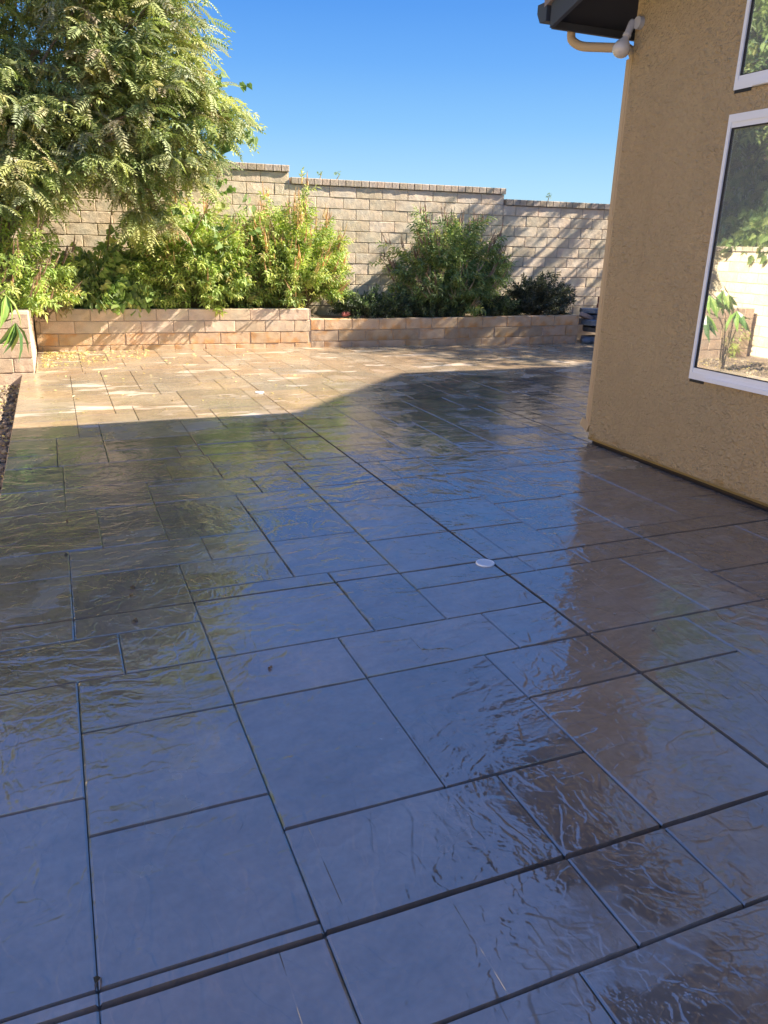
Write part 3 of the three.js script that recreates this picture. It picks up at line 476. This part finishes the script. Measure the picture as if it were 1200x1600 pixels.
class Scatter { // gathers copies of a few leaf shapes for one plant
  constructor(geos, mat) { this.geos = geos; this.mat = mat; this.list = geos.map(() => []); }
  add(r, pos, dir, scale, color) {
    const k = Math.floor(r() * this.geos.length), d = dir.clone().normalize(), up = V(0, 1, 0), z = new THREE.Vector3().crossVectors(d, up); if (z.lengthSq() < 1e-4) z.set(0, 0, 1); z.normalize(); const y = new THREE.Vector3().crossVectors(z, d).normalize();
    tmpM.makeBasis(d, y, z); tmpQ.setFromRotationMatrix(tmpM); tmpQ.multiply(new THREE.Quaternion().setFromAxisAngle(X1, (r() - .5) * 1.6));
    this.list[k].push([new THREE.Matrix4().compose(pos, tmpQ, tmpS.setScalar(scale)), color]);
  }
  build(parent, name) {
    this.geos.forEach((g, k) => { const l = this.list[k]; if (!l.length) return; const m = new THREE.InstancedMesh(g, this.mat, l.length); l.forEach(([mx, c], i) => { m.setMatrixAt(i, mx); m.setColorAt(i, c); }); m.name = name; m.userData.kind = 'stuff'; shadows(m); parent.add(m); });
  }
}
function pick(r, pal) { const t = r() * pal.reduce((s, p) => s + p[3], 0); let a = 0; for (const p of pal) { a += p[3]; if (t <= a) { const k = .8 + .4 * r(); return col(p[0] * k, p[1] * k, p[2] * k); } } return col(...pal[0]); }
function shrub(name, label, group, seed, c, rad, opt) { // stems fanning from the base, leafy twigs along them, seed spikes on the tips
  const g = thing(name, label, opt.category || 'shrub', group), r = rng(seed), sc = new Scatter(opt.leaves, foliageMat), sp = opt.spikes ? new Scatter([spikeGeo(seed, .15, .011), spikeGeo(seed + 1, .12, .010), spikeGeo(seed + 2, .19, .010)], foliageMat) : null;
  const stems = [], base = c.clone();
  for (let i = 0; i < opt.stems; i++) {
    const a = r() * Math.PI * 2, el = Math.acos(1 - r() * .97), q = .80 + .28 * r(), se = Math.pow(Math.sin(el), .72), ce = Math.pow(Math.max(0, Math.cos(el)), .8);
    const lump = 1 + .22 * noise(a * 1.3 + seed, el * 2.1) * 1.6;
    const tip = V(Math.cos(a) * se * rad.x * q * lump, ce * rad.y * q * lump + .05, Math.sin(a) * se * rad.z * q * lump);
    const b = base.clone().add(V((r() - .5) * rad.x * .5, 0, (r() - .5) * rad.z * .4)), t = base.clone().add(tip).add(V(opt.lean?.x ? opt.lean.x * tip.y : 0, 0, 0));
    if (t.y < base.y + .03) t.y = base.y + .03 + .1 * r();
    const m = b.clone().lerp(t, .55).add(V(0, .10 * rad.y, 0));
    const curve = new THREE.QuadraticBezierCurve3(b, m, t);
    if (i % (opt.stemEvery || 3) === 0) stems.push(tube([b, curve.getPoint(.5), t], .009, .003, 5, 4));
    const n = opt.perStem, bright = r();
    for (let k = 0; k < n; k++) {
      const s = lerp(opt.from ?? .35, 1, Math.pow((k + r()) / n, .7)), p = curve.getPoint(s), tan = curve.getTangent(s), out = V(p.x - base.x, .2, p.z - base.z).normalize();
      p.add(V((r() - .5) * opt.jit, (r() - .5) * opt.jit, (r() - .5) * opt.jit));
      const d = tan.clone().multiplyScalar(.7).addScaledVector(out, .5).add(V((r() - .5) * 1.2, (r() - .5) * 1.0 - (opt.droop || 0), (r() - .5) * 1.2));
      sc.add(r, p, d, .75 + .5 * r(), pick(r, opt.palette));
    }
    if (sp && r() < opt.spikes) for (let k = 0; k < (opt.spikeN || 3); k++) { const d = curve.getTangent(1).add(V((r() - .5) * .8, .7 + r() * .5, (r() - .5) * .8)); sp.add(r, t.clone().add(V((r() - .5) * .12, (r() - .5) * .08, (r() - .5) * .12)), d, .8 + .6 * r(), pick(r, opt.spikePalette)); }
  }
  if (stems.length) part(g, 'stems', mergeGeometries(stems), twigMat);
  sc.build(g, 'foliage'); if (sp) sp.build(g, 'seed_spikes');
  return g;
}
const lanceSprigs = [sprig(3, 8, .072, .026, .13, .9, .45), sprig(4, 7, .064, .024, .12, 1, .4), sprig(5, 9, .060, .022, .14, .9, .5)];
const smallSprigs = [sprig(13, 8, .045, .020, .09), sprig(14, 7, .05, .022, .10)];
const hearts = [heartSprig(23, 4, .085, .16), heartSprig(24, 3, .095, .14), heartSprig(25, 5, .075, .18)];
const lime = [[.46, .58, .10, 5], [.36, .50, .09, 4], [.60, .64, .16, 2.4], [.25, .37, .08, 1.6], [.58, .46, .17, .7]];
const dusk = [[.24, .35, .09, 4], [.33, .43, .11, 3], [.15, .24, .07, 2], [.48, .50, .15, 1.2]];
const spikeWarm = [[.70, .46, .22, 3], [.60, .40, .20, 2], [.74, .58, .30, 2]], spikeDull = [[.42, .29, .20, 3], [.34, .22, .15, 2], [.55, .45, .32, 1.4]];

shrub('flowering_shrub', 'yellow-green shrub with pinkish spikes at the far left, above the raised planter', 'shrubs in the planters', 101, V(-.62, .50, -10.15), V(.78, 1.18, .6), { leaves: lanceSprigs, stems: 95, perStem: 14, jit: .10, palette: lime, spikes: .55, spikePalette: [[.5, .34, .22, 2], [.46, .30, .2, 1]], droop: .45 });
shrub('flowering_shrub', 'large yellow-green shrub sprawling under the right side of the tree', 'shrubs in the planters', 102, UN(2.05, .45, -.44), V(1.2, 1.28, .50), { leaves: lanceSprigs, stems: 230, perStem: 17, jit: .13, palette: lime, spikes: .22, spikePalette: spikeWarm, droop: .5 });
shrub('flowering_shrub', 'bright lime shrub with many brown seed spikes ending where the planter steps down', 'shrubs in the planters', 103, UN(3.42, .45, -.52), V(.76, 1.36, .52), { leaves: lanceSprigs, stems: 170, perStem: 17, jit: .12, palette: lime, spikes: .8, spikeN: 3, spikePalette: spikeWarm, droop: .4 });
shrub('flowering_shrub', 'large dark green shrub with dull brown spikes against the right half of the wall', 'shrubs in the planters', 104, UN(5.8, .36, -.55), V(1.0, 1.30, .48), { leaves: lanceSprigs, stems: 150, perStem: 17, jit: .12, palette: dusk, spikes: .7, spikeN: 3, spikePalette: spikeDull, droop: .35, from: .3 });
shrub('rounded_shrub', 'small dense dark green shrub at the right end of the planter', 'shrubs in the planters', 105, UN(7.35, .34, -.5), V(.60, .55, .40), { leaves: smallSprigs, stems: 110, perStem: 14, jit: .08, palette: [[.06, .085, .045, 4], [.09, .11, .055, 3], [.12, .14, .07, 1]], droop: .1, from: .3 });
[[4.35, 'low dark green plant just right of the lime shrub', 106, .34, .34], [4.78, 'low dark leafy plant in front of the bare wall, left of the dark shrub', 107, .34, .30], [5.5, 'low leafy ground cover under the dark shrub', 108, .5, .22], [6.55, 'low green ground cover between the dark shrub and the small rounded one', 109, .36, .26]].forEach(([u, l, s, w, h]) => shrub('low_plant', l, 'low plants along the planter', s, UN(u, .33, -.32), V(w, h, .22), { category: 'plant', leaves: smallSprigs, stems: 60, perStem: 9, jit: .07, palette: [[.07, .12, .035, 4], [.10, .17, .05, 3], [.05, .08, .03, 2], [.16, .22, .07, .6]], stemEvery: 9, from: .25 }));
shrub('climbing_vine', 'green vine with heart-shaped leaves against the wall under the tree', 'shrubs in the planters', 110, UN(.85, .44, -.24), V(.66, .80, .30), { category: 'vine', leaves: hearts, stems: 90, perStem: 9, jit: .14, palette: [[.28, .42, .09, 4], [.38, .50, .11, 3], [.18, .28, .07, 2], [.56, .56, .16, .6]], droop: .6, stemEvery: 2, from: .2 });
shrub('dry_plant', 'small wilting plant hanging beside the planter corner', undefined, 111, V(-.14, .42, -10.55), V(.24, .42, .16), { category: 'plant', leaves: lanceSprigs, stems: 14, perStem: 6, jit: .06, palette: [[.36, .32, .12, 3], [.28, .30, .10, 2], [.40, .30, .16, 1]], droop: .8, stemEvery: 1 });

{ // the tree: forked trunk, limbs, drooping pinnate foliage
  const t = thing('pepper_tree', 'large leafy tree with drooping feathery leaves filling the upper left', 'tree'), r = rng(200);
  const root = V(-.55, .45, -10.45), fork = V(-.48, 1.35, -10.45), trunk = [tube([root, V(-.50, .85, -10.42), fork], .13, .10, 8, 9)], limbs = [];
  const blobs = [[V(-.1, 3.3, -10.6), V(1.9, 1.45, 1.1), 1.0], [V(1.15, 2.75, -10.35), V(1.1, .95, .75), .5], [V(1.1, 3.65, -10.4), V(.95, .9, .9), .45], [V(-1.5, 3.2, -10.8), V(1.2, 1.3, .9), .5], [V(.1, 4.5, -10.6), V(1.75, .95, 1.1), .6], [V(.75, 2.5, -10.2), V(.9, .6, .6), .28], [V(1.15, 1.85, -10.3), V(.42, .55, .35), .09], [V(2.05, 2.85, -10.3), V(.42, .42, .4), .07], [V(-.7, 2.6, -10.3), V(1.3, .8, .7), .5], [V(-1.3, 4.0, -10.5), V(1.2, 1.0, .8), .45], [V(-.5, 2.0, -10.2), V(1.2, .55, .6), .34]];
  for (const [c, rad] of blobs) for (let k = 0; k < 4; k++) { const e = c.clone().add(V((r() - .5) * rad.x * 1.2, (r() - .3) * rad.y * .9, (r() - .5) * rad.z * 1.2)), m = fork.clone().lerp(e, .35).add(V((r() - .5) * .25, .45, (r() - .5) * .25)); limbs.push(tube([fork, m, e], k ? .035 : .06, .008, 10, 6)); }
  limbs.push(tube([fork, V(-.40, 1.9, -10.4), V(-.30, 2.6, -10.4), V(.1, 3.3, -10.3)], .075, .03, 10, 7), tube([fork, V(-.62, 1.9, -10.4), V(-.9, 2.6, -10.3)], .075, .03, 10, 7));
  part(t, 'trunk', mergeGeometries(trunk), barkMat); part(t, 'limbs', mergeGeometries(limbs), barkMat);
  const fr = [frond(61, 9, .27, .064, .024), frond(62, 10, .30, .063, .022), frond(63, 8, .23, .060, .024), sprig(64, 9, .07, .026, .20, .8, .35)], sc = new Scatter(fr, foliageMat);
  const pal = [[.30, .40, .095, 5], [.42, .49, .12, 4], [.56, .54, .16, 2.2], [.19, .28, .075, 2], [.46, .43, .27, 1.2], [.42, .27, .15, .9], [.34, .38, .25, 1.3]];
  const n0 = 2900, tot = blobs.reduce((s, b) => s + b[2], 0);
  for (const [c, rad, w] of blobs) for (let i = 0; i < n0 * w / tot; i++) { // twig tips, each with a tuft of fronds
    const d = V(r() - .5, r() - .5, r() - .5).normalize(), q = Math.pow(r(), .36), lump = 1 + .5 * noise(d.x * 2.2 + c.x * 3, d.y * 2.2 + d.z * 1.7 + c.z);
    const p = c.clone().add(V(d.x * rad.x, d.y * rad.y, d.z * rad.z).multiplyScalar(q * lump));
    if (p.y < (p.x < .7 ? 1.60 + .30 * noise(p.x * 3, p.z * 3) : 1.3)) continue;
    const tw = V(d.x + (r() - .5) * 1.1, d.y * .5 - .25 * r(), d.z + (r() - .5) * 1.1).normalize(), base = pick(r, pal), n = 4 + Math.floor(r() * 3);
    for (let k = 0; k < n; k++) {
      const a = k / n * 6.28 + r(), dir = tw.clone().multiplyScalar(.55).add(V(Math.cos(a), (r() - .85) * 1.1, Math.sin(a)));
      sc.add(r, p.clone().addScaledVector(tw, -.18 * k / n).add(V((r() - .5) * .05, 0, (r() - .5) * .05)), dir, .75 + .5 * r(), base.clone().lerp(pick(r, pal), .4));
    }
  }
  sc.build(t, 'crown');
}
{ // heart-leaved climber tangled through the tree
  const t = thing('climbing_vine', 'heart-leaved vine tangled high through the tree crown', 'vine', undefined), r = rng(221), sc = new Scatter(hearts, foliageMat), st = [];
  for (const [a, b, n] of [[UN(.9, 1.0, -.3), UN(.8, 4.3, .2), 60], [UN(1.6, .9, -.3), UN(2.35, 3.1, .1), 46], [UN(2.0, 1.2, -.4), UN(2.5, 1.9, -.2), 26]]) { const m = a.clone().lerp(b, .5).add(V(.25, 0, .5)); st.push(tube([a, m, b], .008, .004, 12, 4)); const c = new THREE.QuadraticBezierCurve3(a, m, b); for (let i = 0; i < n; i++) { const p = c.getPoint(.25 + .75 * r()).add(V((r() - .5) * .7, (r() - .5) * .5, (r() - .2) * .5)); sc.add(r, p, V(r() - .5, r() - .3, r() - .5), .8 + .5 * r(), pick(r, [[.20, .33, .06, 3], [.14, .24, .05, 2], [.36, .42, .10, 1]])); } }
  part(t, 'stems', mergeGeometries(st), twigMat); sc.build(t, 'foliage');
}
{ // tree beyond the house corner: out of view, it dapples the right of the wall and the patio
  const t = thing('shade_tree', 'tree behind the house corner whose shade dapples the rear wall', 'tree'), r = rng(300), c = V(11.4, 4.0, -9.05), sc = new Scatter([sprig(71, 9, .09, .04, .22), sprig(72, 8, .10, .04, .2)], foliageMat), br = [tube([V(11.9, -.12, -9.1), V(11.8, 1.6, -9.1), c], .14, .07, 8, 8)];
  for (let k = 0; k < 34; k++) { const d = V(r() - .5, (r() - .4), r() - .5).normalize(), e = c.clone().add(V(d.x * 1.9, d.y * 1.9, d.z * 2.5)); br.push(tube([c.clone().lerp(V(11.8, 2.2, -9.1), r() * .6), c.clone().lerp(e, .5).add(V(0, .2, 0)), e], .03, .006, 6, 5)); for (let i = 0; i < 44; i++) sc.add(r, e.clone().lerp(c, r() * .55).add(V((r() - .5) * .9, (r() - .5) * .7, (r() - .5) * .9)), V(r() - .5, r() - .6, r() - .5), .9 + .6 * r(), pick(r, dusk)); }
  part(t, 'trunk', mergeGeometries(br), barkMat); sc.build(t, 'crown');
}
{ // tree on the bank to the left: out of view, mirrored in the upper window
  const t = thing('bank_tree', 'dark leafy tree on the left bank, mirrored in the upper window', 'tree'), r = rng(340), c = V(-4.3, 4.9, -11.3), sc = new Scatter([sprig(73, 9, .11, .05, .24), sprig(74, 8, .12, .05, .22)], foliageMat), br = [tube([V(-4.6, 2.2, -11.3), V(-4.5, 3.4, -11.2), c], .13, .06, 8, 8)];
  for (let k = 0; k < 40; k++) { const d = V(r() - .5, r() - .45, r() - .5).normalize(), e = c.clone().add(V(d.x * 1.7, d.y * 1.9, d.z * 1.9)); br.push(tube([V(-4.5, 3.4 + r(), -11.25), c.clone().lerp(e, .5).add(V(0, .2, 0)), e], .03, .006, 6, 5)); for (let i = 0; i < 60; i++) sc.add(r, e.clone().lerp(c, r() * .6).add(V((r() - .5) * .9, (r() - .5) * .8, (r() - .5) * .9)), V(r() - .5, r() - .6, r() - .5), .9 + .6 * r(), pick(r, dusk)); }
  part(t, 'trunk', mergeGeometries(br), barkMat); sc.build(t, 'crown');
}
{ // ivy bank behind the side wall, mirrored in the window
  const g = new THREE.PlaneGeometry(16, 5, 80, 24); g.rotateX(-Math.PI / 2); const p = g.attributes.position;
  for (let i = 0; i < p.count; i++) { const z = p.getX(i) - 6, s = p.getZ(i) + 2.5; p.setXYZ(i, -2.78 - s * .8, 1.25 + s * .62 + .12 * fbm(z * 1.3, s * 1.3, 4), z); }
  g.computeVertexNormals(); worldUV(g, 1 / 1.2); struct('hillside', g, soilMat, 'earth bank rising behind the side wall');
  const r = rng(320), sc = new Scatter([heartSprig(81, 6, .11, .28), heartSprig(82, 5, .12, .25), sprig(83, 8, .1, .04, .2)], foliageMat), h = new THREE.Group(); h.name = 'ground_ivy'; h.userData = { kind: 'stuff', label: 'ivy covering the bank behind the side wall', category: 'ivy' }; scene.add(h);
  for (let i = 0; i < 9000; i++) { const z = lerp(-13.5, -4, r()), s = r() * 4.2; sc.add(r, V(-2.8 - s * .8, 1.30 + s * .62 + .14 * fbm(z * 1.3, s * 1.3, 4) + r() * .12, z), V(.6 + r(), r(), r() - .5), .8 + .6 * r(), pick(r, [[.26, .38, .09, 4], [.16, .25, .07, 3], [.38, .45, .13, 2]])); }
  sc.build(h, 'leaves');
}
shrub('flowering_shrub', 'small green shrub at the foot of the side wall, mirrored in the window', 'shrubs in the planters', 130, V(-2.25, -.12, -9.3), V(.22, .42, .22), { leaves: lanceSprigs, stems: 26, perStem: 10, jit: .1, palette: lime, droop: .4 });

{ // broad-leaved plant leaning in from the left edge: every big leaf a part
  const g = thing('broadleaf_plant', 'broad-leaved plant with long drooping glossy leaves at the left edge', 'plant'), r = rng(401), out = [];
  leafTris(out, V(0, 0, 0), V(1, 0, 0), V(0, 1, 0), 1, .26, .35, .16); const lg = flatGeo(out); lg.computeVertexNormals();
  const tones = [[.20, .33, .06], [.12, .23, .05], [.30, .40, .10], [.06, .13, .035]].map((c) => leafMat({ color: col(...c), roughness: .38, transmission: .25 }));
  const tips = [V(-.40, .88, -7.9), V(-.35, .64, -7.85), V(-.62, .95, -7.9), V(-.70, .70, -7.7), V(-.85, .9, -8.1)], st = [];
  tips.forEach((t) => { const b = V(-.85 + r() * .1, -.12, -7.9); st.push(tube([b, b.clone().lerp(t, .6).add(V(-.12, .22, 0)), t.clone().add(V(0, .04, 0))], .012, .006, 8, 5)); });
  part(g, 'stems', mergeGeometries(st), twigMat);
  tips.forEach((t, q) => { const n = q === 1 ? 7 : 8; for (let i = 0; i < n; i++) { const a = i / n * 6.28 + r(), m = part(g, 'leaf', lg, tones[Math.floor(r() * 3 + (q === 1 ? .9 : 0))]), d = V(Math.cos(a) * .55, -.35 - .75 * r(), Math.sin(a) * .55).normalize(); m.position.copy(t); m.scale.setScalar(.25 + .10 * r()); m.quaternion.setFromUnitVectors(X1, d); m.rotateX((r() - .5) * .8); } });  // lower tip draws darker leaf tones, its shade painted into the colour
}
{ // red rosette on the planter edge
  const g = thing('succulent', 'small dark red succulent rosette on the planter edge', 'plant'), r = rng(411), out = []; leafTris(out, V(0, 0, 0), V(1, 0, 0), V(0, 1, 0), .075, .03, -.2, .3); const lg = flatGeo(out), m = leafMat({ color: col(.30, .09, .08), transmission: .1 });
  for (let i = 0; i < 16; i++) { const a = i * 2.4, el = .2 + .9 * (i / 16), p = part(g, 'leaf', lg, m); p.position.copy(UN(4.05, .415, -.05)); p.quaternion.setFromUnitVectors(X1, V(Math.cos(a) * Math.cos(el), Math.sin(el), Math.sin(a) * Math.cos(el)).normalize()); p.scale.setScalar(.8 + .4 * r()); }
}
[[3.95, 2.262, 'tiny weed sprig on the wall cap, left one of two'], [4.2, 2.262, 'tiny weed sprig on the wall cap, right one of two'], [7.72, 2.10, 'small weed on the lowest stretch of wall cap']].forEach(([u, y, l], i) => shrub('weed', l, 'weeds on the wall', 420 + i, UN(u, y, -1.15), V(.05, .055 + .03 * (i === 2), .04), { category: 'weed', leaves: [sprig(91, 4, .016, .008, .02)], stems: 6, perStem: 3, jit: .012, palette: dusk, stemEvery: 99, from: .5 }));

// ---------------------------------------------------------------- stones at the end of the planter
{
  const slate = [[.16, .20, .25], [.12, .15, .19], [.20, .24, .28], [.10, .12, .155]].map((c) => new THREE.MeshStandardMaterial({ color: col(...c), map: blockTex, bumpMap: blockBump, bumpScale: blockH, roughness: .55 })), r = rng(500);
  const slab = (L, W, h) => { const sh = new THREE.Shape(), n = 9; for (let i = 0; i < n; i++) { const a = i / n * Math.PI * 2, q = Math.pow(Math.pow(Math.abs(Math.cos(a)), 4) + Math.pow(Math.abs(Math.sin(a)), 4), -.25) * (.92 + .16 * r()); sh[i ? 'lineTo' : 'moveTo'](Math.cos(a) * q * L / 2, Math.sin(a) * q * W / 2); } sh.closePath(); const g = new THREE.ExtrudeGeometry(sh, { depth: h, bevelEnabled: true, bevelThickness: .008, bevelSize: .008, bevelSegments: 1 }); g.rotateX(-Math.PI / 2); return worldUV(g, 1); };
  [[8.38, .44, -.28, .78, .50, .055, 'top slate slab of the stack beside the planter end, pale grey'], [8.42, .36, -.22, .70, .52, .06, 'second slate slab from the top of the stack beside the planter'], [8.34, .27, -.16, .80, .56, .07, 'middle slate slab in the stack beside the planter'], [8.40, .17, -.2, .74, .5, .06, 'slate slab second from the bottom of the stack'], [8.3, .02, -.1, .7, .5, .06, 'lowest broken slate slab at the foot of the stack']].forEach(([u, y, n, L, W, h, l], i) => { const m = single('stone_slab', slab(L, W, h), slate[i === 0 ? 2 : i % 4], l, 'stone slab', 'slate slabs stacked beside the planter'); m.position.copy(UN(u, y, n)); m.rotation.set((r() - .5) * .05, r() * .4, (r() - .5) * .06); });
  const s2 = single('stone', slab(.26, .12, .05), new THREE.MeshStandardMaterial({ color: col(.45, .34, .29), map: blockTex, roughness: .8 }), 'small pinkish stone leaning between the planter end and the slabs', 'stone'); s2.position.copy(UN(7.98, .37, -.1)); s2.rotation.set(0, .2, -.35);
  const br = single('brick', blockGeo(.2, .07, .1, 77, .002, 0), new THREE.MeshStandardMaterial({ color: col(.28, .11, .08), map: blockTex, roughness: .85 }), 'dark red brick on top of the slate slabs by the wall', 'brick'); br.position.copy(UN(8.55, .50, -.45)); br.rotation.y = .3;
  const br2 = single('brick', blockGeo(.2, .10, .1, 78, .002, 0), new THREE.MeshStandardMaterial({ color: col(.24, .10, .08), map: blockTex, roughness: .85 }), 'dark red brick stood on the other brick by the wall', 'brick'); br2.position.copy(UN(8.57, .572, -.47)); br2.rotation.y = .15;
  for (let i = 0; i < 4; i++) { const m = single('rock', new THREE.DodecahedronGeometry(.07 + .03 * r(), 1), slate[i], ['dark bluish rock nearest the planter end', 'dark bluish rock in the middle under the slabs', 'dark bluish rock nearest the house under the slabs', 'dark bluish rock behind the others under the slabs'][i], 'rock', 'rocks under the slate slabs'); m.position.copy(UN(7.95 + i * .15, .035, .05 - (i === 3 ? .2 : .02 * i))); m.scale.set(1.2, .7, 1); m.rotation.y = r() * 6; }
}
// ---------------------------------------------------------------- drains and litter
{
  const white = new THREE.MeshStandardMaterial({ color: col(.72, .73, .74), roughness: .4 });
  const drain = (x, z, label) => { const g = thing('drain_cover', label, 'drain cover', 'round white drain covers'); g.position.set(x, .001, z); const R = .044;
    part(g, 'rim', new THREE.LatheGeometry([[R - .009, -.004], [R - .009, .003], [R - .007, .0045], [R - .002, .004], [R, .001], [R, -.004]].map((a) => new THREE.Vector2(...a)), 32), white);
    for (let i = -3; i <= 3; i++) { const w = Math.sqrt(Math.max(0, (R - .008) ** 2 - (i * .0098) ** 2)) * 2; if (w > .01) { const b = part(g, 'grate_bar', new THREE.BoxGeometry(w, .004, .0062), white); b.position.set(0, .0012, i * .0098); } }
    part(g, 'pit', new THREE.CylinderGeometry(R - .009, R - .009, .003, 24).translate(0, -.0015, 0), new THREE.MeshStandardMaterial({ color: col(.25, .25, .26), roughness: .7 })); return g; };
  drain(1.735, -2.885, 'round white grated drain cover in the wet middle of the patio').rotation.y = .3;
  drain(1.75, -7.36, 'small round white drain cover on the sunlit part of the patio');
}
{ // yellow leaflets fallen on the patio corner and the side bed; gravel along the slab edge
  const r = rng(600), out = []; leafTris(out, V(0, 0, 0), V(1, 0, 0), V(0, 1, 0), .034, .012, .1, .3); const sc = new Scatter([flatGeo(out)], leafMat({ transmission: .2 })), pal = [[.62, .52, .16, 4], [.55, .42, .16, 2], [.40, .30, .14, 1], [.66, .60, .34, 1]];
  const put = (x, z, y) => sc.add(r, V(x, y + .006 * r(), z), V(r() - .5, .1 * (r() - .5), r() - .5), .7 + .7 * r(), pick(r, pal));
  for (let i = 0; i < 420; i++) { const q = Math.pow(r(), 1.8); put(-.2 + q * 1.25, -10.65 + r() * (1.3 - .6 * q), .004); }
  for (let i = 0; i < 180; i++) put(-.12 + Math.pow(r(), 2) * .45, -10.62 + r() * .25, .005);
  for (let i = 0; i < 150; i++) put(-.35 + r() * 3.2, -6.6 - r() * 3.6, .004);
  for (let i = 0; i < 1800; i++) put(-.42 - Math.pow(r(), 1.2) * 1.7, -3.4 - r() * 5.6, -.108);
  const g = new THREE.Group(); g.name = 'leaf_litter'; g.userData = { kind: 'stuff', label: 'small fallen yellow leaves on the patio corner and side bed', category: 'leaves' }; scene.add(g); sc.build(g, 'fallen_leaves');
  const gs = new Scatter([new THREE.IcosahedronGeometry(.02, 0), new THREE.DodecahedronGeometry(.024, 0)], new THREE.MeshStandardMaterial({ color: 0xffffff, roughness: .9 }));
  for (let i = 0; i < 2600; i++) { const x = -.41 - Math.pow(r(), 1.4) * 1.6; gs.add(r, V(x, -.115 + .004 * r(), -1.5 - r() * 7.5), V(r() - .5, r() - .5, r() - .5), .35 + 1.1 * Math.pow(r(), 2), pick(r, [[.22, .165, .11, 3], [.15, .115, .08, 2], [.32, .26, .18, 1]])); }
  const gg = new THREE.Group(); gg.name = 'gravel'; gg.userData = { kind: 'stuff', label: 'loose gravel and clods along the slab edge', category: 'gravel' }; scene.add(gg); gs.build(gg, 'stones');
  const brown = new THREE.MeshStandardMaterial({ color: col(.10, .065, .03), roughness: .7, side: THREE.DoubleSide }), o2 = []; leafTris(o2, V(0, 0, 0), V(1, 0, 0), V(0, 1, 0), .022, .016, .3, .5); const lg = flatGeo(o2);
  [[-.065, -1.25, 'tiny curled brown leaf on the patio at bottom left'], [.17, -3.05, 'tiny brown leaf on a tile left of centre']].forEach(([x, z, l], i) => { const m = single('fallen_leaf', lg, brown, l, 'leaf', 'single leaves on the patio'); m.position.set(x, .004, z); m.rotation.y = 1 + i; });
  ['nearest', 'second nearest', 'third nearest', 'second farthest', 'farthest'].forEach((w, i) => { const m = single('fallen_leaf', lg, brown, w + ' of the small wet leaves on the shaded left slabs', 'leaf', 'wet leaves on the left slabs'); m.position.set(-.25 + r() * .9, .003, -2.25 - i * .42 - r() * .2); m.rotation.y = r() * 6; m.scale.setScalar(.8 + .7 * r()); });
  const stone = new THREE.MeshStandardMaterial({ color: col(.22, .20, .18), roughness: .7 });
  [[2.03, -2.08, 'small pale pebble on the patio right of the joint'], [1.97, -2.24, 'tiny pale pebble on the patio farther from the camera']].forEach(([x, z, l], i) => { const m = single('pebble', new THREE.DodecahedronGeometry(.007 - .002 * i, 1), stone, l, 'pebble', 'pebbles on the patio'); m.position.set(x, .005, z); m.scale.set(1.3, .7, 1); });
  const wp = single('pebble', new THREE.SphereGeometry(.022, 14, 10), new THREE.MeshStandardMaterial({ color: col(.8, .8, .78), roughness: .5 }), 'round white pebble in the soil behind the left end of the planter', 'pebble'); wp.position.copy(UN(.2, .475, -.22));
}
scene.traverse((o) => { if (o.isMesh) { o.castShadow = true; o.receiveShadow = true; } });
renderer.render(scene, camera);
